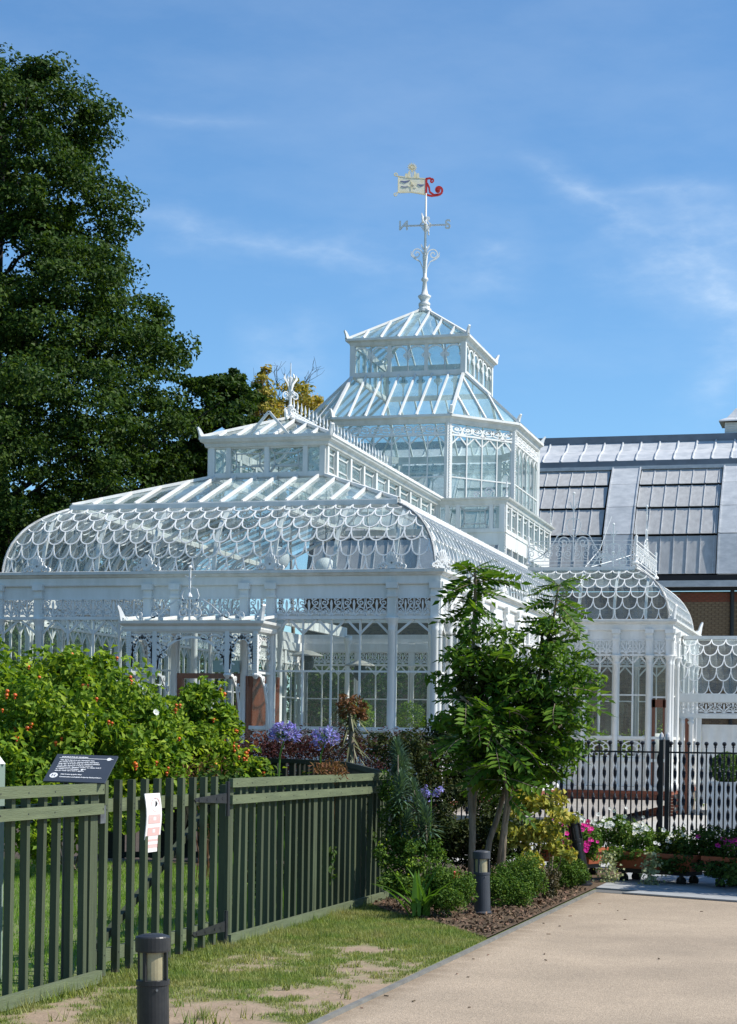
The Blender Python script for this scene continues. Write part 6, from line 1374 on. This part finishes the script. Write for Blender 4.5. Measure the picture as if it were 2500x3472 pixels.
def frond_mesh(seed):
    r_ = random.Random(seed); V = []; Fc = []; rm = []; n = r_.choice((7, 8, 9))
    for k in range(11): f = k / 10; rm.append(Vector((f, .05 * math.sin(f * 3 + seed), .16 * f - .30 * f * f)))
    m = MB(); m.tube(rm, [.012 - .009 * k / 10 for k in range(11)], 4)
    for k in range(n + 1):
        f = .16 + .84 * k / n; b = Vector((f, .05 * math.sin(f * 3 + seed), .16 * f - .30 * f * f))
        for sx in ((-1, 1) if k < n else (0,)):
            d = Vector((.55, sx * .85, r_.uniform(-.35, .1))).normalized() if sx else Vector((1, 0, -.2)); L = (.31 - .09 * abs(f - .45)) * r_.uniform(.9, 1.1); s = d.cross(V3(0, 0, 1)).normalized() * L * .24; z = V3(0, 0, L * .06)
            i = len(V); V += [b, b + d * L * .42 + s + z, b + d * L, b + d * L * .42 - s + z]; Fc += [(i, i + 1, i + 2), (i, i + 2, i + 3)]
    m.add(V, Fc, 1); return m.mesh('frond', [BARK, MAHO])
FR = [frond_mesh(s) for s in range(5)]
def onstem(i, f):
    p = SP[i]; x = f * (len(p) - 1); k = min(int(x), len(p) - 2); return p[k].lerp(p[k + 1], x - k)
def put_frond(q, az, L, tilt): link('frond', random.choice(FR), T, q, scale=L, rot=(random.uniform(-.75, .75), -tilt, az))
for i, f0, f1, n, L in ((0, .48, .97, 60, .46), (1, .48, .97, 54, .44), (2, .45, 1.0, 36, .48), (3, .3, 1.0, 38, .48), (4, .25, 1.0, 40, .48), (5, .25, 1.0, 34, .48)):
    for k in range(n):
        f = f0 + (f1 - f0) * (k / n) ** .9; put_frond(onstem(i, f), k * 2.4 + random.uniform(-.4, .4), L * random.uniform(.7, 1.15) * (1 - .25 * max(0, f - .7)), R(random.uniform(-45, 22)))
for i in (0, 1):
    for k in range(9): put_frond(SP[i][-1], k * .7, random.uniform(.24, .40), R(random.uniform(-15, 28)))
for k in range(64):   # lower skirt on short twigs
    q = at_depth(random.uniform(1540, 1985), random.uniform(2240, 2630), DS + random.uniform(-.5, .7)); put_frond(q, random.uniform(0, 6.28), random.uniform(.34, .5), R(random.uniform(-40, 15)))
fol('leaflets', MAHO, T, [(tuple(at_depth(x, y, DS + random.uniform(-.2, .2))), (r_, r_ * .9, r_ * .55)) for x, y, r_ in ((1605, 2150, .2), (1720, 2160, .2), (1745, 2230, .26), (1690, 2210, .2), (2000, 2310, .2), (1480, 2300, .14), (1500, 2450, .18), (1560, 2230, .24), (1620, 2260, .3), (1540, 2330, .22), (1640, 2360, .3), (1700, 2280, .28), (1760, 2330, .3), (1860, 2120, .18), (1880, 2220, .28), (1940, 2280, .26), (1980, 2220, .14), (1900, 2350, .3), (1820, 2420, .34), (1940, 2430, .24), (1560, 2440, .3), (1680, 2450, .36), (1600, 2540, .3), (1720, 2560, .36), (1830, 2530, .34), (1920, 2540, .26), (1780, 2620, .3), (1680, 2630, .22), (1900, 2610, .2))], 4300, .09, shell=.35, asp=.42)
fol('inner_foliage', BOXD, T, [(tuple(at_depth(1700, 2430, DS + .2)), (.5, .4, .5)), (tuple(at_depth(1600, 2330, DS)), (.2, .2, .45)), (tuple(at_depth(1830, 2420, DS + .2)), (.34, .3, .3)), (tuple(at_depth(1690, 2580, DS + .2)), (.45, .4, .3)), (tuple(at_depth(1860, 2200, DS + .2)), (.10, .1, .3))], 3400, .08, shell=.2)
# ------------------------------------------------------------------ trees
def tree(name, label, base, dep_axis, prof, n, L, mt, trunk_r, gaps=-.12, cl_r=.62, nclump=520, cat_='tree', group=None, bark=BARKD, seed=1, lobes=(.16, 3), flat=.55, inner=.35, side=None):
    """prof: (z, radius) of the crown round the trunk axis at base (x,y)"""
    t = empty(name, (base[0], base[1], 0), label, cat_, group); Z = np.array([p[0] for p in prof]); RR = np.array([p[1] for p in prof])
    C = []; tries = 0; ph = [random.uniform(0, 6.28) for _ in range(4)]
    w = np.maximum(RR, .05); zz = np.linspace(Z[0], Z[-1], 200); pr = np.interp(zz, Z, RR) + .2; pr /= pr.sum()
    while len(C) < nclump and tries < nclump * 40:
        tries += 1; z = rng.choice(zz, p=pr) + rng.uniform(-.2, .2); a = rng.uniform(0, 2 * np.pi)
        r_ = float(np.interp(z, Z, RR)) * (1 + lobes[0] * math.sin(lobes[1] * a + ph[0] + z * .7) + .10 * mnoise.noise((math.cos(a) * 2, math.sin(a) * 2, z * .6 + seed)))
        f = rng.uniform(inner, 1) ** .6; x, y = base[0] + r_ * f * math.cos(a), base[1] + r_ * f * math.sin(a)
        if mnoise.noise((x * .45 + seed * 9, y * .45, z * .6)) < gaps: continue
        C.append((x, y, z, f))
    P = []; D = []; per = max(4, n // max(1, len(C)))
    for x, y, z, f in C:
        rr = cl_r * rng.uniform(.55, 1.25); p, d = ball(per, (x, y, z), (rr, rr, rr * flat), .15); P.append(p)
        o = np.array([x - base[0], y - base[1], 0.0]); o /= np.linalg.norm(o) + 1e-6; D.append(d * .5 + o * .5 + np.array([0, 0, .25]))
    link('crown', leaf_mesh('crown', np.concatenate(P), L, mt, out=np.concatenate(D), up=.5, asp=.6), t)
    m = MB(); top = Z[-1]; b = Vector((base[0], base[1], 0)); limb(m, [b, b + V3(.1, .1, top * .3), b + V3(-.1, .0, top * .6), b + V3(.05, .1, top * .96)], trunk_r, trunk_r * .12, 10)
    m.build('trunk', bark, t, True)
    m = MB(); idx = rng.choice(len(C), min(90, len(C)), replace=False)
    for k in idx:
        x, y, z, f = C[k]; z0 = max(Z[0] * .6, z - .55 * math.hypot(x - base[0], y - base[1]) - .4); s = b + V3(0, 0, z0); limb(m, wob(s, (x, y, z), 5, .15), trunk_r * .22 * (1.1 - z / (top * 1.15)), .018, 5)
    m.build('limbs', bark, t); return t
def zof(y, dep): return 1.65 + (2513 - y) * dep / F_PX
dp = 56.0; ax = at_depth(-30, 2400, dp)
sil = [(2150, 560), (2000, 640), (1850, 760), (1700, 860), (1560, 900), (1450, 890), (1380, 860), (1330, 760), (1270, 720), (1200, 690), (1120, 660), (1050, 610), (960, 560), (880, 470), (810, 395), (760, 430), (690, 450), (600, 430), (540, 350), (490, 330), (430, 400), (380, 385), (310, 360), (265, 270), (225, 165), (200, 70), (175, 25)]
tree('beech_tree', 'huge dark beech tree rising behind the conservatory at left', (ax.x, ax.y), dp, [(zof(y, dp), max(.2, (x + 30 - 50) * dp / F_PX)) for y, x in sil], 280000, .14, BEECH, .55, gaps=-.25, cl_r=.62, nclump=2400, lobes=(.08, 5), flat=.5, inner=.12)
# the low bough reaching right behind the lantern roof
q = at_depth(840, 1330, 57); t2 = empty('beech_tree', (at_depth(640, 1500, 60).x, at_depth(640, 1500, 60).y, 0), 'lower dark tree whose bough ends beside the yellow tree', 'tree')
C = []
for (x, y, rx, rz) in ((700, 1300, 1.0, .5), (780, 1310, .9, .45), (830, 1360, .7, .4), (760, 1400, 1.0, .6), (820, 1450, .7, .5), (690, 1420, 1.0, .7), (780, 1530, .9, .6), (690, 1560, 1.0, .7), (800, 1290, .5, .2), (600, 1550, 1.0, .8), (830, 1510, .5, .4)):
    for k in range(16): a = rng.normal(size=3); C.append((tuple(at_depth(x + a[0] * 26, y + a[1] * 18, 58 + a[2] * 1.2)), (rx * .36, rx * .36, rz * .30)))
fol('crown', BEECH, t2, C, 26000, .16, shell=.1); b = Vector((at_depth(640, 1500, 60).x, at_depth(640, 1500, 60).y, 0)); m = MB(); limb(m, [b, b + V3(.1, 0, 4), at_depth(650, 1500, 59)], .35, .15, 8); [limb(m, wob(at_depth(650, 1500, 59), at_depth(x, y, 58), 4, .15), .12, .03, 6) for x, y in ((760, 1330), (860, 1380), (780, 1500))]; m.build('trunk', BARKD, t2)
# paler tree low at the left edge, hedge trees round the conservatory
p = at_depth(60, 2400, 66); tree('oak_tree', 'smaller mid-green tree low behind the left end of the domed roof', (p.x, p.y), 66, [(1.5, 2.2), (4, 3.0), (6.5, 2.8), (8.5, 2.0), (10.2, .8), (10.8, .2)], 16000, .2, OAK, .25, gaps=-.3, nclump=220, seed=4)
p = at_depth(-260, 2400, 62); tree('oak_tree', 'mid-green tree mostly outside the left edge', (p.x, p.y), 62, [(1.5, 2.6), (5, 3.4), (8, 3.2), (10.5, 2.0), (12, .4)], 12000, .22, OAK, .25, gaps=-.3, nclump=200, seed=5)
p = at_depth(985, 2400, 74); tree('yellow_tree', 'tree with yellow autumn leaves behind the lantern finial', (p.x, p.y), 74, [(zof(1700, 74), 1.2), (zof(1520, 74), 1.7), (zof(1440, 74), 1.7), (zof(1390, 74), 1.5), (zof(1340, 74), 1.0), (zof(1290, 74), .2)], 8500, .17, YELL, .12, gaps=-.05, nclump=210, cl_r=.32, seed=8, bark=BARK)
p = at_depth(880, 2400, 72); tree('yellow_tree', 'narrow yellow-leaved tree beside the end of dark bough', (p.x, p.y), 72, [(zof(1520, 72), .6), (zof(1420, 72), .6), (zof(1340, 72), .45), (zof(1270, 72), .35), (zof(1240, 72), .1)], 2000, .15, YELL, .08, gaps=-.1, nclump=70, cl_r=.22, seed=9, bark=BARK)
bt = empty('bare_tree', (at_depth(960, 2400, 76).x, at_depth(960, 2400, 76).y, 0), 'bare twiggy branches above the yellow tree', 'tree'); m = MB(); b = Vector((at_depth(960, 2400, 76).x, at_depth(960, 2400, 76).y, 0)); fork = at_depth(950, 1480, 76); limb(m, [b, fork], .12, .06, 6)
def twig(p, d, L, r_, lv):
    q = p + d * L; limb(m, [p, p.lerp(q, .5) + Vector(rng.normal(size=3)) * L * .08, q], r_, r_ * .6, 4)
    if lv:
        for _ in range(random.choice((2, 3))): nd = (d + Vector(rng.normal(size=3)) * .55).normalized(); twig(p.lerp(q, random.uniform(.55, 1)), nd, L * random.uniform(.55, .8), r_ * .6, lv - 1)
for x, y in ((850, 1250), (900, 1240), (1000, 1280), (1050, 1310), (1070, 1350), (960, 1250), (1030, 1270)):
    q = at_depth(x, y, 76 + random.uniform(-1, 1)); d = (q - fork); twig(fork, d.normalized(), d.length * .55, .035, 3)
m.build('branches', BARKD, bt)
def hedge(name, label, a, b, h, th, n, mt, L=.10):
    a, b = Vector((*a, 0)), Vector((*b, 0)); t = empty(name, tuple((a + b) / 2), label, 'hedge'); C = []
    k = int((b - a).length / .7) + 1
    for i in range(k + 1):
        for z in np.arange(.4, h, .75): q = a.lerp(b, i / k) + Vector(rng.normal(size=3)) * .15; C.append(((q.x, q.y, z + rng.uniform(-.2, .3)), (th * rng.uniform(.8, 1.2), th * rng.uniform(.8, 1.2), .55)))
    fol('foliage', mt, t, C, n, L, shell=.55); m = MB()
    for i in range(0, k + 1, 2): q = a.lerp(b, i / k); limb(m, [(q.x, q.y, 0), (q.x + .05, q.y, h * .7)], .05, .02, 5)
    m.build('stems', BARKD, t); return t
hedge('tall_hedge', 'tall green hedge along the left side of the conservatory', (-13.2, 1), (-13.2, 26), 4.8, .9, 60000, HEDGE, .15)
hedge('tall_hedge', 'green hedge behind the rear of the conservatory', (-13, 25.5), (-2.5, 25.5), 4.2, .8, 20000, HEDGE, .15)
hedge('tall_hedge', 'leafy shrubs behind the right wing of the conservatory', (-1.8, 23.2), (2.6, 22.6), 2.3, .5, 4500, MATS['rose_leaf'], .08)
hedge('added_shade_hedge', 'unseen hedge added beyond the right edge to shade the planters', (7.35, -11.8), (7.6, -8.2), 2.25, .5, 28000, BOXD, .09)  # out-of-view hedge added to throw shade over the planters and paving
for x, y, v, l in ((1200, 2430, 9.5, 'light green potted shrub standing inside behind the front windows'), (1375, 2440, 10.5, 'bushy potted shrub inside behind the corner window')):
    p = at(x, y, 'y', v); t = empty('potted_shrub', (p.x, p.y, .4), l, 'plant'); MB().lathe((p.x, p.y, .4), [(.2, 0), (.28, .5), (.3, .52), (.26, .5)], 14).build('pot', TERRA, t); fol('foliage', ROSE, t, [((p.x, p.y, 1.3), (.45, .45, .5)), ((p.x + .1, p.y, p.z), (.42, .4, .45))], 2600, .07)
